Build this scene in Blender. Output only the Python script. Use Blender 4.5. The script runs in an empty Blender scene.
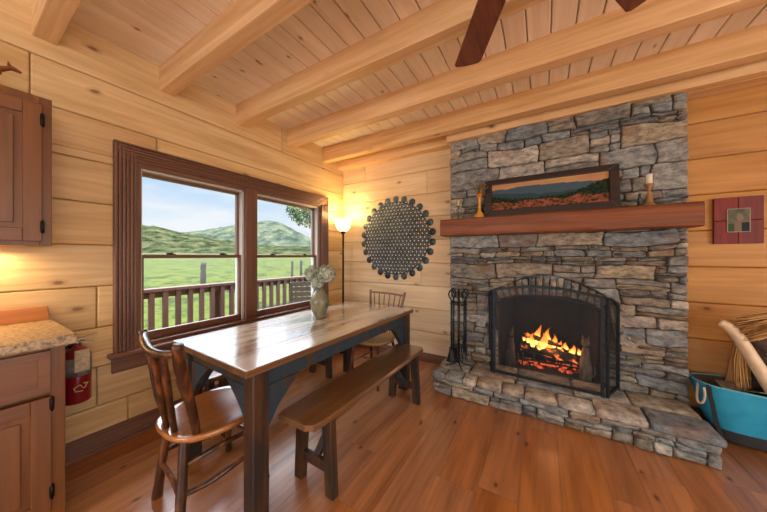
import bpy, math, random
from mathutils import Vector, Matrix, noise
R = random.Random(7)
C = bpy.context.scene.collection
pi = math.pi
rad = math.radians

# ------------------------------------------------------------------ mesh builder
class MB:
    def __init__(s): s.v=[]; s.f=[]; s.c=[]; s.s=[]
    def add(s, vs, fs, col=None, smooth=False):
        if col is None: col=(R.random(),R.random(),R.random())
        n=len(s.v); s.v+= [tuple(p) for p in vs]
        for f in fs:
            s.f.append([n+i for i in f]); s.c.append(col); s.s.append(smooth)
    def box(s, a, b, col=None, M=None):
        x0,y0,z0=a; x1,y1,z1=b
        vs=[(x0,y0,z0),(x1,y0,z0),(x1,y1,z0),(x0,y1,z0),(x0,y0,z1),(x1,y0,z1),(x1,y1,z1),(x0,y1,z1)]
        if M: vs=[tuple(M@Vector(p)) for p in vs]
        s.add(vs,[(0,3,2,1),(4,5,6,7),(0,1,5,4),(1,2,6,5),(2,3,7,6),(3,0,4,7)],col)
    def bar(s, p, q, w, h, col=None, up=(0,0,1), ext=0):
        p=Vector(p); q=Vector(q); d=(q-p); L=d.length; d.normalize()
        sd=d.cross(Vector(up))
        if sd.length<1e-4: sd=Vector((1,0,0))
        sd.normalize(); u=sd.cross(d)
        M=Matrix((( sd.x,d.x,u.x,p.x),(sd.y,d.y,u.y,p.y),(sd.z,d.z,u.z,p.z),(0,0,0,1)))
        s.box((-w/2,-ext,-h/2),(w/2,L+ext,h/2),col,M)
    def tube(s, pts, r, seg=10, col=None, wob=0, closed=False, sub=4, flat=1.0):
        P=[Vector(p) for p in pts]
        if not hasattr(r,'__len__'): r=[r]*len(P)
        if len(P)>2 and sub>1:
            Q=[];rr=[];n=len(P)
            rng=range(n) if closed else range(n-1)
            for i in rng:
                p0=P[i-1] if (i>0 or closed) else P[0]; p1=P[i]; p2=P[(i+1)%n]; p3=P[(i+2)%n] if (closed or i+2<n) else P[-1]
                for k in range(sub):
                    t=k/sub
                    Q.append(0.5*((2*p1)+(p2-p0)*t+(2*p0-5*p1+4*p2-p3)*t*t+(3*p1-p0-3*p2+p3)*t**3))
                    rr.append(r[i]*(1-t)+r[(i+1)%n]*t)
            if not closed: Q.append(P[-1]); rr.append(r[-1])
            P=Q; r=rr
        n=len(P); vs=[]; fs=[]; prev=None
        for i,p in enumerate(P):
            if closed: d=P[(i+1)%n]-P[i-1]
            else: d=P[min(i+1,n-1)]-P[max(i-1,0)]
            if d.length<1e-9: d=Vector((0,0,1))
            d.normalize()
            if prev is None:
                a=Vector((0,0,1)) if abs(d.z)<.9 else Vector((1,0,0))
                e=d.cross(a).normalized()
            else:
                e=(prev-d*prev.dot(d)); e=e.normalized() if e.length>1e-6 else d.orthogonal().normalized()
            prev=e; g=d.cross(e)
            for k in range(seg):
                an=2*pi*k/seg; q=r[i]
                if wob: q*=1+wob*noise.noise(Vector((p.x*25+k*.9,p.y*25,p.z*14+k)))
                vs.append(p+e*math.cos(an)*q+g*math.sin(an)*q*flat)
        for i in range(n if closed else n-1):
            j=(i+1)%n
            for k in range(seg):
                l=(k+1)%seg
                fs.append((i*seg+k,i*seg+l,j*seg+l,j*seg+k))
        if not closed:
            fs.append(tuple(range(seg))[::-1]); fs.append(tuple((n-1)*seg+k for k in range(seg)))
        s.add(vs,fs,col,True)
    def lathe(s, prof, seg=24, at=(0,0,0), col=None, M=None):
        vs=[];fs=[]
        for r,z in prof:
            for k in range(seg):
                a=2*pi*k/seg; vs.append(Vector((r*math.cos(a),r*math.sin(a),z)))
        if M: vs=[M@p for p in vs]
        vs=[p+Vector(at) for p in vs]
        for i in range(len(prof)-1):
            for k in range(seg):
                l=(k+1)%seg; fs.append((i*seg+k,i*seg+l,(i+1)*seg+l,(i+1)*seg+k))
        fs.append(tuple(range(seg))[::-1]); fs.append(tuple((len(prof)-1)*seg+k for k in range(seg)))
        s.add(vs,fs,col,True)
    def ball(s,c,r,seg=12,rings=8,col=None):
        if not hasattr(r,'__len__'): r=(r,r,r)
        vs=[(c[0],c[1],c[2]-r[2])];fs=[]
        for i in range(1,rings):
            a=-pi/2+pi*i/rings
            for k in range(seg):
                b=2*pi*k/seg; vs.append((c[0]+r[0]*math.cos(a)*math.cos(b),c[1]+r[1]*math.cos(a)*math.sin(b),c[2]+r[2]*math.sin(a)))
        vs.append((c[0],c[1],c[2]+r[2]))
        for k in range(seg):
            fs.append((0,1+(k+1)%seg,1+k)); t=1+(rings-2)*seg
            fs.append((len(vs)-1,t+k,t+(k+1)%seg))
        for i in range(rings-2):
            for k in range(seg):
                l=(k+1)%seg; fs.append((1+i*seg+k,1+i*seg+l,1+(i+1)*seg+l,1+(i+1)*seg+k))
        s.add(vs,fs,col,True)
    def prism(s, poly, lo, hi, ax=1, col=None):
        # poly of 2D points in the plane normal to ax, extruded lo..hi
        def m(p,t):
            if ax==1: return (p[0],t,p[1])
            if ax==0: return (t,p[0],p[1])
            return (p[0],p[1],t)
        n=len(poly); vs=[m(p,lo) for p in poly]+[m(p,hi) for p in poly]
        fs=[tuple(range(n)),tuple(range(2*n-1,n-1,-1))]+[(i,i+n,(i+1)%n+n,(i+1)%n) for i in range(n)]
        s.add(vs,fs,col)
    def build(s,name,mat,parent=None,bev=0,seg=2,fix=False):
        me=bpy.data.meshes.new(name); me.from_pydata(s.v,[],s.f)
        at=me.color_attributes.new('Col','FLOAT_COLOR','CORNER')
        d=[]
        for f,c in zip(s.f,s.c):
            c4=(c[0],c[1],c[2],1.0)
            for _ in f: d.extend(c4)
        at.data.foreach_set('color',d)
        me.polygons.foreach_set('use_smooth',s.s)
        me.update()
        import bmesh
        b=bmesh.new(); b.from_mesh(me); bmesh.ops.recalc_face_normals(b,faces=b.faces[:]); b.to_mesh(me); b.free()
        o=bpy.data.objects.new(name,me); C.objects.link(o)
        if mat: me.materials.append(mat)
        if parent: o.parent=parent
        if bev:
            m=o.modifiers.new('b','BEVEL'); m.width=bev; m.segments=seg; m.limit_method='ANGLE'; m.angle_limit=rad(40)
        return o

def tag(o,label=None,cat=None,group=None,kind=None):
    if label: o['label']=label
    if cat: o['category']=cat
    if group: o['group']=group
    if kind: o['kind']=kind
    return o
def empty(name,label=None,cat=None,group=None,kind=None):
    o=bpy.data.objects.new(name,None); C.objects.link(o); o.empty_display_size=.05
    return tag(o,label,cat,group,kind)
def desc(o):
    r=[]
    for ch in o.children: r.append(ch); r+=desc(ch)
    return r
def place(root,loc,rz=0):
    """geometry was modelled in world coordinates: move the origin to loc"""
    T=Matrix.Translation(-Vector(loc))
    seen=set()
    for o in ([root] if root.type=='MESH' else [])+desc(root):
        if o.type=='MESH' and o.data.name not in seen: o.data.transform(T); seen.add(o.data.name)
    root.location=loc; root.rotation_euler.z=rz
    return root
def copy_tree(o,parent=None):
    c=o.copy(); C.objects.link(c)
    if parent: c.parent=parent
    for ch in o.children: copy_tree(ch,c)
    return c

# ------------------------------------------------------------------ materials
def new_mat(name):
    m=bpy.data.materials.new(name); m.use_nodes=True
    nt=m.node_tree; b=nt.nodes['Principled BSDF']
    return m,nt,b
def N(nt,t,**k):
    n=nt.nodes.new(t)
    for a,v in k.items():
        if a in n.inputs: n.inputs[a].default_value=v
        else: setattr(n,a,v)
    return n
def L(nt,a,b): nt.links.new(a,b)
def srgb(h):
    h=h.lstrip('#'); r=[int(h[i:i+2],16)/255 for i in (0,2,4)]
    return tuple([(x/12.92 if x<.04045 else ((x+.055)/1.055)**2.4) for x in r]+[1.0])
def ramp(nt,fac,stops,interp='LINEAR'):
    n=nt.nodes.new('ShaderNodeValToRGB'); cr=n.color_ramp; cr.interpolation=interp
    while len(cr.elements)>1: cr.elements.remove(cr.elements[0])
    cr.elements[0].position=stops[0][0]; cr.elements[0].color=stops[0][1]
    for p,c in stops[1:]:
        e=cr.elements.new(p); e.color=c
    if fac: L(nt,fac,n.inputs[0])
    return n.outputs[0]
def mix(nt,fac,a,b,mode='MIX'):
    n=nt.nodes.new('ShaderNodeMix'); n.data_type='RGBA'; n.blend_type=mode
    for k,x in ((0,fac),(6,a),(7,b)):
        if hasattr(x,'default_value'): L(nt,x,n.inputs[k])
        else: n.inputs[k].default_value=x
    return n.outputs[2]
def math_(nt,op,a,b=None,clamp=False):
    n=nt.nodes.new('ShaderNodeMath'); n.operation=op; n.use_clamp=clamp
    for k,x in ((0,a),(1,b)):
        if x is None: continue
        if hasattr(x,'default_value'): L(nt,x,n.inputs[k])
        else: n.inputs[k].default_value=x
    return n.outputs[0]
def coords(nt,scale=(1,1,1),col=True,off=7.0):
    tc=N(nt,'ShaderNodeTexCoord'); out=tc.outputs['Object']
    if col:
        at=N(nt,'ShaderNodeAttribute',attribute_name='Col')
        vm=nt.nodes.new('ShaderNodeVectorMath'); vm.operation='MULTIPLY_ADD'
        L(nt,at.outputs['Color'],vm.inputs[0]); vm.inputs[1].default_value=(off,off,off); L(nt,out,vm.inputs[2]); out=vm.outputs[0]
    mp=N(nt,'ShaderNodeMapping'); mp.inputs['Scale'].default_value=scale; L(nt,out,mp.inputs[0])
    return mp.outputs[0]
def wood(name,dark,light,axis=1,rough=.45,knot='#5a2f12',knots=.5,var=.25,bump=.15,grain=14,spec=.5,coat=0,ksc=2.6,croughness=.15,oax=None):
    m,nt,b=new_mat(name)
    sc=[grain,grain,grain]; sc[axis]=.8
    v=coords(nt,tuple(sc))
    n1=N(nt,'ShaderNodeTexNoise',Scale=1.0,Detail=5.0,Roughness=.6,Distortion=.8); L(nt,v,n1.inputs['Vector'])
    sc2=[grain*5]*3; sc2[axis]=2.0
    n2=N(nt,'ShaderNodeTexNoise',Scale=1.0,Detail=3.0); L(nt,coords(nt,tuple(sc2)),n2.inputs['Vector'])
    f=math_(nt,'ADD',math_(nt,'MULTIPLY',n1.outputs[0],.7),math_(nt,'MULTIPLY',n2.outputs[0],.3))
    col=ramp(nt,f,[(.32,srgb(dark)),(.62,srgb(light))])
    # board to board tint
    at=N(nt,'ShaderNodeAttribute',attribute_name='Col'); sp=N(nt,'ShaderNodeSeparateColor'); L(nt,at.outputs['Color'],sp.inputs[0])
    hs=N(nt,'ShaderNodeHueSaturation')
    L(nt,math_(nt,'ADD',math_(nt,'MULTIPLY',sp.outputs[0],var),1-var/2),hs.inputs['Value'])
    L(nt,math_(nt,'ADD',math_(nt,'MULTIPLY',sp.outputs[1],var*.6),1-var*.3),hs.inputs['Saturation'])
    L(nt,col,hs.inputs['Color']); col=hs.outputs[0]
    if knots>0:
        s3=[ksc*2.0]*3; s3[axis]=ksc
        kc=coords(nt,tuple(s3))
        if oax is not None:
            sk=nt.nodes.new('ShaderNodeSeparateXYZ'); L(nt,kc,sk.inputs[0]); ck=nt.nodes.new('ShaderNodeCombineXYZ')
            L(nt,sk.outputs[axis],ck.inputs[0]); L(nt,sk.outputs[oax],ck.inputs[1]); kc=ck.outputs[0]
        nz=N(nt,'ShaderNodeTexNoise',Scale=3.0); L(nt,kc,nz.inputs['Vector'])
        vo=N(nt,'ShaderNodeTexVoronoi',Scale=1.0)
        if oax is not None: vo.voronoi_dimensions='2D'
        
        va=nt.nodes.new('ShaderNodeVectorMath'); va.operation='MULTIPLY_ADD'; L(nt,nz.outputs['Color'],va.inputs[0]); va.inputs[1].default_value=(.12,.12,.12); L(nt,kc,va.inputs[2]); L(nt,va.outputs[0],vo.inputs['Vector'])
        s4=N(nt,'ShaderNodeSeparateColor'); L(nt,vo.outputs['Color'],s4.inputs[0])
        on=math_(nt,'LESS_THAN',s4.outputs[0],knots)
        k=ramp(nt,vo.outputs['Distance'],[(0,(1,1,1,1)),(.045,(.9,.9,.9,1)),(.07,(.35,.35,.35,1)),(.15,(0,0,0,1))])
        col=mix(nt,math_(nt,'MULTIPLY',math_(nt,'MULTIPLY',k,on),.85),col,srgb(knot))
    L(nt,col,b.inputs['Base Color']); b.inputs['Roughness'].default_value=rough
    b.inputs['Specular IOR Level'].default_value=spec
    if coat: b.inputs['Coat Weight'].default_value=coat; b.inputs['Coat Roughness'].default_value=croughness
    if bump:
        bp=N(nt,'ShaderNodeBump',Strength=bump,Distance=.004); L(nt,f,bp.inputs['Height']); L(nt,bp.outputs[0],b.inputs['Normal'])
    return m
def plain(name,col,rough=.5,metal=0,nscale=0,ncol=None,bump=0,emit=None,estr=0,spec=.5,coat=0,detail=4):
    m,nt,b=new_mat(name)
    b.inputs['Base Color'].default_value=srgb(col); b.inputs['Roughness'].default_value=rough; b.inputs['Metallic'].default_value=metal
    b.inputs['Specular IOR Level'].default_value=spec
    if coat: b.inputs['Coat Weight'].default_value=coat; b.inputs['Coat Roughness'].default_value=.1
    if nscale:
        n=N(nt,'ShaderNodeTexNoise',Scale=nscale,Detail=float(detail)); L(nt,coords(nt,(1,1,1)),n.inputs['Vector'])
        L(nt,ramp(nt,n.outputs[0],[(.35,srgb(col)),(.65,srgb(ncol or col))]),b.inputs['Base Color'])
        if bump:
            bp=N(nt,'ShaderNodeBump',Strength=bump,Distance=.01); L(nt,n.outputs[0],bp.inputs['Height']); L(nt,bp.outputs[0],b.inputs['Normal'])
    if emit: b.inputs['Emission Color'].default_value=srgb(emit); b.inputs['Emission Strength'].default_value=estr
    return m

def worn(name,paint,bare,paint2=None,cover=.5,axis=2,rough=.45,scale=5,coat=0,grain=22):
    """weathered paint over bare wood"""
    m,nt,b=new_mat(name)
    sc=[grain]*3; sc[axis]=1.6
    n1=N(nt,'ShaderNodeTexNoise',Scale=1.0,Detail=6.0,Roughness=.7); L(nt,coords(nt,tuple(sc)),n1.inputs['Vector'])
    s2=[scale]*3; s2[axis]=scale*.35
    n2=N(nt,'ShaderNodeTexNoise',Scale=1.0,Detail=4.0); L(nt,coords(nt,tuple(s2)),n2.inputs['Vector'])
    bare_c=ramp(nt,n1.outputs[0],[(.3,tuple(x*.45 for x in srgb(bare)[:3])+(1,)),(.6,srgb(bare))])
    pc=mix(nt,n1.outputs[0],srgb(paint),srgb(paint2 or paint))
    f=math_(nt,'ADD',math_(nt,'MULTIPLY',n2.outputs[0],.6),math_(nt,'MULTIPLY',n1.outputs[0],.4))
    k=ramp(nt,f,[(cover-.05,(1,1,1,1)),(cover+.05,(0,0,0,1))])
    L(nt,mix(nt,k,bare_c,pc),b.inputs['Base Color']); b.inputs['Roughness'].default_value=rough
    if coat: b.inputs['Coat Weight'].default_value=coat; b.inputs['Coat Roughness'].default_value=.12
    bp=N(nt,'ShaderNodeBump',Strength=.35,Distance=.004); L(nt,n1.outputs[0],bp.inputs['Height']); L(nt,bp.outputs[0],b.inputs['Normal'])
    return m

M={}
M['wall_y']=wood('pine_wall_along_y','#c29c66','#e4c896',1,.5,'#6f4222',.13,.14,.12,9,oax=2)
M['wall_x']=wood('pine_wall_along_x','#cfb084','#ebd5ae',0,.5,'#7a4e2c',.13,.14,.12,9,oax=2)
M['ceil']=wood('pine_ceiling','#e9d9c0','#faf1e2',1,.5,'#8a5c38',.12,.12,.08,12,ksc=4,oax=0)
M['beam']=wood('pine_beam','#cb9c62','#ebc795',0,.5,'#5a2c10',.3,.1,.12,12,ksc=2.2)
M['floor']=wood('heart_pine_floor','#7c4a28','#b87a48',1,.32,'#2c1208',.15,.2,.06,8,ksc=3.6,coat=.7,croughness=.26,oax=0)
M['trim_z']=wood('stained_trim_upright','#5e4036','#84604e',2,.35,'#3a1a0c',.15,.1,.1,20)
M['trim_y']=wood('stained_trim_level','#5e4036','#84604e',1,.35,'#3a1a0c',.15,.1,.1,20)
M['trim_x']=wood('stained_trim_back','#5e4036','#84604e',0,.35,'#3a1a0c',.15,.1,.1,20)
M['cab']=wood('cabinet_cherry','#5c371c','#7e5029',1,.38,'#3a1a0c',.25,.12,.08,12)
M['cab_z']=wood('cabinet_cherry_upright','#5c371c','#7e5029',2,.38,'#3a1a0c',.25,.12,.08,12)
M['splash']=wood('backsplash_wood','#a5622a','#bf7a38',1,.4,'#5a2c10',.1,.1,.05,14)
M['mantel']=wood('mantel_wood','#5a2c14','#8e5026',0,.5,'#32140a',.3,.1,.5,16)
M['fanblade']=wood('fan_blade_wood','#4c281b','#7e4a36',1,.4,'#2a120c',0,.1,.05,18)
M['ttop']=worn('table_top_wood','#b8aa98','#967858','#d2c6b2',.50,1,.2,4,coat=1.0,grain=16)
M['tedge']=wood('table_edge_wood','#5a3c24','#7e5e3e',1,.4,knots=0)
M['navy']=worn('distressed_navy_paint','#1c3040','#54402e','#33505f',.54,2,.42,7)
M['navyleg']=worn('distressed_navy_leg','#1f1c1b','#4e3624','#302c2a',.5,2,.42,9)
M['benchtop']=worn('bench_top_wood','#5c4630','#805a38','#8a7054',.5,1,.28,5,coat=.8,grain=26)
M['chairseat']=wood('chair_seat_wood','#925a2c','#b87c44',1,.25,'#5a2c10',0,.1,.05,10,coat=.6)
M['twig']=worn('rustic_twig','#43281a','#7c4a28','#2e1c14',.52,2,.35,14,coat=.3)
M['windsor']=wood('windsor_chair_wood','#6b4a33','#8d6a4c',2,.4,knots=0)
M['wseat']=wood('windsor_seat_wood','#a07c4a','#c4a36c',0,.3,knots=0)
M['deckwood']=wood('deck_rail_wood','#3c2620','#50342a',2,.7,knots=0,grain=18)
M['greywood']=wood('weathered_outdoor_wood','#2c2723','#48413a',0,.8,knots=0,grain=16)
M['black']=plain('black_iron','#1b2126',.5,.6,nscale=60,ncol='#2c353b')
M['bronze']=plain('dark_bronze','#2b211b',.35,.9)
M['soot']=plain('sooty_firebrick','#121314',.9,nscale=8,ncol='#232425',bump=.3)
M['mortar']=plain('mortar','#46423d',.95,nscale=14,ncol='#5b5650',bump=.3)
M['white']=plain('white_vinyl_sash','#c9c4bb',.4)

def stone_mat():
    m,nt,b=new_mat('field_stone')
    at=N(nt,'ShaderNodeAttribute',attribute_name='Col'); sp=N(nt,'ShaderNodeSeparateColor'); L(nt,at.outputs['Color'],sp.inputs[0])
    base=ramp(nt,sp.outputs[0],[(0,srgb('#808b92')),(.2,srgb('#a4a9a8')),(.38,srgb('#8c897f')),(.55,srgb('#b4a992')),(.7,srgb('#808588')),(.85,srgb('#c4c3bb')),(1,srgb('#9c866a'))])
    n=N(nt,'ShaderNodeTexNoise',Scale=14.0,Detail=9.0,Roughness=.75); L(nt,coords(nt,(1,1,2.0)),n.inputs['Vector'])
    c2=mix(nt,ramp(nt,n.outputs[0],[(.3,(.34,.34,.36,1)),(.5,(.95,.93,.9,1)),(.72,(1.45,1.38,1.28,1))]),base,base)
    mul=nt.nodes.new('ShaderNodeMix'); mul.data_type='RGBA'; mul.blend_type='MULTIPLY'; mul.inputs[0].default_value=1
    L(nt,base,mul.inputs[6]); L(nt,ramp(nt,n.outputs[0],[(.34,(.28,.28,.3,1)),(.5,(.92,.9,.88,1)),(.64,(1.5,1.45,1.35,1))]),mul.inputs[7])
    n2=N(nt,'ShaderNodeTexNoise',Scale=3.0,Detail=3.0); L(nt,coords(nt,(1,1,1)),n2.inputs['Vector'])
    rust=ramp(nt,n2.outputs[0],[(.56,(0,0,0,1)),(.68,(1,1,1,1))])
    col=mix(nt,math_(nt,'MULTIPLY',rust,.5),mul.outputs[2],srgb('#86603f'))
    L(nt,col,b.inputs['Base Color']); b.inputs['Roughness'].default_value=.75
    n3=N(nt,'ShaderNodeTexNoise',Scale=45.0,Detail=5.0,Roughness=.7); L(nt,coords(nt,(1,1,1.6)),n3.inputs['Vector'])
    h=math_(nt,'ADD',n.outputs[0],math_(nt,'MULTIPLY',n3.outputs[0],.35))
    bp=N(nt,'ShaderNodeBump',Strength=1.0,Distance=.02); L(nt,h,bp.inputs['Height']); L(nt,bp.outputs[0],b.inputs['Normal'])
    return m
M['stone']=stone_mat()

def glass_mat():
    m=bpy.data.materials.new('window_glass'); m.use_nodes=True; nt=m.node_tree; nt.nodes.clear()
    o=N(nt,'ShaderNodeOutputMaterial'); t=N(nt,'ShaderNodeBsdfTransparent'); t.inputs[0].default_value=(.97,.98,.98,1)
    g=N(nt,'ShaderNodeBsdfGlossy',Roughness=.02); fr=N(nt,'ShaderNodeFresnel',IOR=1.35); mx=N(nt,'ShaderNodeMixShader')
    L(nt,math_(nt,'MULTIPLY',fr.outputs[0],.5),mx.inputs[0]); L(nt,t.outputs[0],mx.inputs[1]); L(nt,g.outputs[0],mx.inputs[2]); L(nt,mx.outputs[0],o.inputs[0])
    return m
M['glass']=glass_mat()
def mesh_mat():
    m=bpy.data.materials.new('fire_screen_mesh'); m.use_nodes=True; nt=m.node_tree; nt.nodes.clear()
    o=N(nt,'ShaderNodeOutputMaterial'); t=N(nt,'ShaderNodeBsdfTransparent')
    d=N(nt,'ShaderNodeBsdfPrincipled'); d.inputs['Base Color'].default_value=srgb('#2a3338'); d.inputs['Roughness'].default_value=.5; d.inputs['Metallic'].default_value=.3
    mx=N(nt,'ShaderNodeMixShader'); mx.inputs[0].default_value=.38
    L(nt,t.outputs[0],mx.inputs[1]); L(nt,d.outputs[0],mx.inputs[2]); L(nt,mx.outputs[0],o.inputs[0])
    return m
M['mesh']=mesh_mat()
def granite():
    m,nt,b=new_mat('speckled_laminate')
    n=N(nt,'ShaderNodeTexNoise',Scale=55.0,Detail=6.0,Roughness=.75); L(nt,coords(nt,(1,1,1)),n.inputs['Vector'])
    L(nt,ramp(nt,n.outputs[0],[(.32,srgb('#4c4136')),(.45,srgb('#8d7a62')),(.58,srgb('#c4ae8c')),(.7,srgb('#a08d74'))]),b.inputs['Base Color'])
    b.inputs['Roughness'].default_value=.35
    return m
M['granite']=granite()

# ------------------------------------------------------------------ camera
A=math.atan(158.5/264.8)
cam=bpy.data.cameras.new('camera'); co=bpy.data.objects.new('camera',cam); C.objects.link(co)
cam.sensor_width=36; cam.lens=264.8/767*36; cam.clip_start=.05; cam.clip_end=3000
co.location=(0,0,1.3); co.rotation_euler=(pi/2,0,A)
bpy.context.scene.camera=co

XL=-2.55; YB=3.08; XR=4.2; YF=-3.6; ZC=2.77
WY0,WY1,WZ0,WZ1=.74,2.62,.66,1.985     # window opening in the left wall

# ------------------------------------------------------------------ floor, ceiling
f=MB(); x=XL-.02
while x<XR:
    w=R.choice([.17,.2,.23,.2]); y=YF
    while y<YB+.02:
        l=R.uniform(1.6,3.6); y1=min(y+l,YB+.02)
        f.box((x+.0005,y+.0004,-.03),(x+w-.0005,y1-.0004,0)); y=y1
    x+=w
f.box((XL-.02,YF,-.06),(XR,YB+.02,-.029),(.2,.2,.2))
tag(f.build('floor',M['floor'],bev=.001,seg=1),kind='structure')
c=MB(); x=XL-.1
while x<XR:
    c.box((x+.003,YF,ZC),(x+.1305,YB+.5,ZC+.03)); x+=.135
c.box((XL-.2,YF-.1,ZC+.03),(XR+.1,YB+.8,ZC+.3))
tag(c.build('ceiling',M['ceil'],bev=.004,seg=1),kind='structure')

# ------------------------------------------------------------------ log walls
def courses(lines,lo,hi,axis,fixed,out,holes,name,mat,joints=2.6,seed=3,fixj={}):
    rr=random.Random(seed); b=MB()
    zz=[-.02]+sorted(lines)+[ZC+.02]
    for z0,z1 in zip(zz,zz[1:]):
        # split z range at hole limits
        cuts=sorted({z0,z1}|{h[k] for h in holes for k in (2,3) if z0<h[k]<z1})
        js=[lo]; p=lo+rr.uniform(.5,joints)
        while p<hi-.3: js.append(p); p+=rr.uniform(1.3,joints*1.4)
        js.append(hi)
        for kz,vj in fixj.items():
            if z0<kz<z1: js=[lo]+vj+[hi]
        cols=[(rr.random(),rr.random(),rr.random()) for _ in js]
        for a0,a1,cc in zip(js,js[1:],cols):
            for c0,c1 in zip(cuts,cuts[1:]):
                segs=[(a0,a1)]
                for h in holes:
                    if h[2]<(c0+c1)/2<h[3]:
                        n=[]
                        for s0,s1 in segs:
                            if s1<=h[0] or s0>=h[1]: n.append((s0,s1)); continue
                            if s0<h[0]: n.append((s0,h[0]))
                            if s1>h[1]: n.append((h[1],s1))
                        segs=n
                for s0,s1 in segs:
                    if s1-s0<.01: continue
                    g=.0016; e0=g if c0==z0 else 0; e1=g if c1==z1 else 0; h0=g*.8 if s0==a0 else 0; h1=g*.8 if s1==a1 else 0
                    sg=1 if out>fixed else -1; f2=fixed+.02*sg
                    if axis==1:
                        b.box((min(fixed,f2),s0+h0,c0+e0),(max(fixed,f2),s1-h1,c1-e1),cc); b.box((min(f2,out),s0,c0),(max(f2,out),s1,c1),cc)
                    else:
                        b.box((s0+h0,min(fixed,f2),c0+e0),(s1-h1,max(fixed,f2),c1-e1),cc); b.box((s0,min(f2,out),c0),(s1,max(f2,out),c1),cc)
    o=b.build(name,mat,bev=.009,seg=2)
    return tag(o,kind='structure')
left=[.02+.277*k for k in range(0)]+[.294,.557,.82,1.098,1.375,1.653,1.931,2.21,2.487]
back=[.075,.36,.645,.93,1.215,1.5,1.785,2.07,2.355]
courses(left,YF,YB+.15,1,XL,XL-.15,[(WY0,WY1,WZ0,WZ1)],'wall_left',M['wall_y'],2.2,11,{.15:[-2.,.69],.4:[-1.2,.535],.7:[-1.6],.95:[-.5,.535],1.2:[-.9],1.5:[-2.],1.8:[-1.3],2.1:[-.6,.856],2.35:[-2.,.265],2.6:[-1.1,2.0]})
courses(back,XL,-.862,0,YB,YB+.15,[],'wall_back',M['wall_x'],1.6,5,{.2:[],.5:[-1.9],.8:[],1.0:[-1.3],1.35:[],1.6:[],1.9:[],2.2:[-1.218],2.5:[-2.149]})
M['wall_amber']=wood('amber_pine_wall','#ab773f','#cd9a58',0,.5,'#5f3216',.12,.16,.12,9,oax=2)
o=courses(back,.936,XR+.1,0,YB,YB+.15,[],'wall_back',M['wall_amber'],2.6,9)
# walls behind the camera, with unseen openings added for the fill lamps
courses(back,XL,XR,0,YF,YF-.15,[(-1.6,.4,.7,2.2),(1.4,3.4,.7,2.2)],'wall_front',M['wall_x'],2.6,21)
courses(left,YF,YB,1,XR,XR+.15,[(-2.6,1.2,.15,2.2)],'wall_right',M['wall_y'],2.6,22)

# ------------------------------------------------------------------ window
win=empty('window_1',kind='structure')
b=MB()
# fluted casing: three-step moulding strips on each side
def flutes(b,u0,u1,fn,n=6):
    w=(u1-u0)/n
    b.box(*fn(u0,u1,.014))
    for i in range(n):
        b.box(*fn(u0+i*w+w*.14,u0+(i+1)*w-w*.14,[.036,.032,.03,.028,.026,.024][i]))
cz=MB()
flutes(cz,.609,.735,lambda a,c_,d:((XL,a,.62),(XL+d,c_,2.105)))
flutes(cz,2.736,2.62,lambda a,c_,d:((XL,min(a,c_),.62),(XL+d,max(a,c_),2.105)))
cz.build('side_casing',M['trim_z'],win,bev=.004)
ch=MB()
flutes(ch,2.105,1.985,lambda a,c_,d:((XL+.001,.612,min(a,c_)),(XL+d+.001,2.733,max(a,c_))))
ch.build('head_casing',M['trim_y'],win,bev=.004)
j=MB()
j.box((XL-.15,WY0-.02,WZ0-.02),(XL+.002,WY0+.022,WZ1)); j.box((XL-.15,WY1-.022,WZ0),(XL+.002,WY1+.02,WZ1))
j.box((XL-.15,1.565,WZ0),(XL+.012,1.69,WZ1))
j.build('jamb',M['trim_z'],win,bev=.003)
j=MB(); j.box((XL-.15,WY0-.02,WZ1-.03),(XL+.0,WY1+.02,WZ1+.02)); j.build('head_jamb',M['trim_y'],win)
s=MB(); s.box((XL-.15,WY0-.02,WZ0-.045),(XL+.02,WY1+.02,WZ0)); s.box((XL,.58,.60),(XL+.075,2.765,.63)); s.build('stool',M['trim_y'],win,bev=.008)
s=MB(); s.box((XL,.6,.49),(XL+.028,2.745,.60)); s.build('apron',M['trim_y'],win,bev=.005)
for y0,y1 in ((WY0+.022,1.565),(1.69,WY1-.022)):
    fr=empty('sash'); fr.parent=win; fr.empty_display_size=.01
    k=MB(); X0,X1=XL-.075,XL-.04
    # vinyl tracks
    for a,bb in ((y0,y0+.012),(y1-.022,y1)): k.box((XL-.14,a,WZ0),(XL-.02,bb,WZ1-.03))
    k.box((XL-.14,y0,WZ1-.048),(XL-.02,y1,WZ1-.03))
    k.build('sash_track',M['white'],fr,bev=.003)
    k=MB(); a,bb=y0+.006,y1-.018
    k.box((X0,a,WZ0),(X1,a+.022,1.31)); k.box((X0,bb-.022,WZ0),(X1,bb,1.31))
    k.box((X0-.04,a,1.29),(X0,a+.022,WZ1-.04)); k.box((X0-.04,bb-.022,1.29),(X0,bb,WZ1-.04))
    k.build('sash_stile',M['trim_z'],fr,bev=.003)
    k=MB(); k.box((X0,a,WZ0),(X1,bb,WZ0+.06)); k.box((X0,a,1.282),(X1+.004,bb,1.312)); k.box((X0-.04,a,WZ1-.07),(X0,bb,WZ1-.04)); k.box((X0-.04,a,1.285),(X0,bb,1.315))
    k.build('sash_rail',M['trim_y'],fr,bev=.003)
    g=MB(); g.box((X0+.015,a+.02,WZ0+.055),(X0+.019,bb-.02,1.285)); g.box((X0-.025,a+.02,1.31),(X0-.021,bb-.02,WZ1-.065))
    g.build('glass_pane',M['glass'],fr)
    for t in (.25,.78):
        k=MB(); yy=a+(bb-a)*t; k.box((X1-.01,yy-.03,1.312),(X1+.002,yy+.03,1.318)); k.ball((X1-.004,yy,1.322),(.008,.014,.008)); k.bar((X1-.004,yy-.03,1.321),(X1-.004,yy+.01,1.326),.008,.006)
        k.build('sash_lock',M['bronze'],fr)

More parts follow.
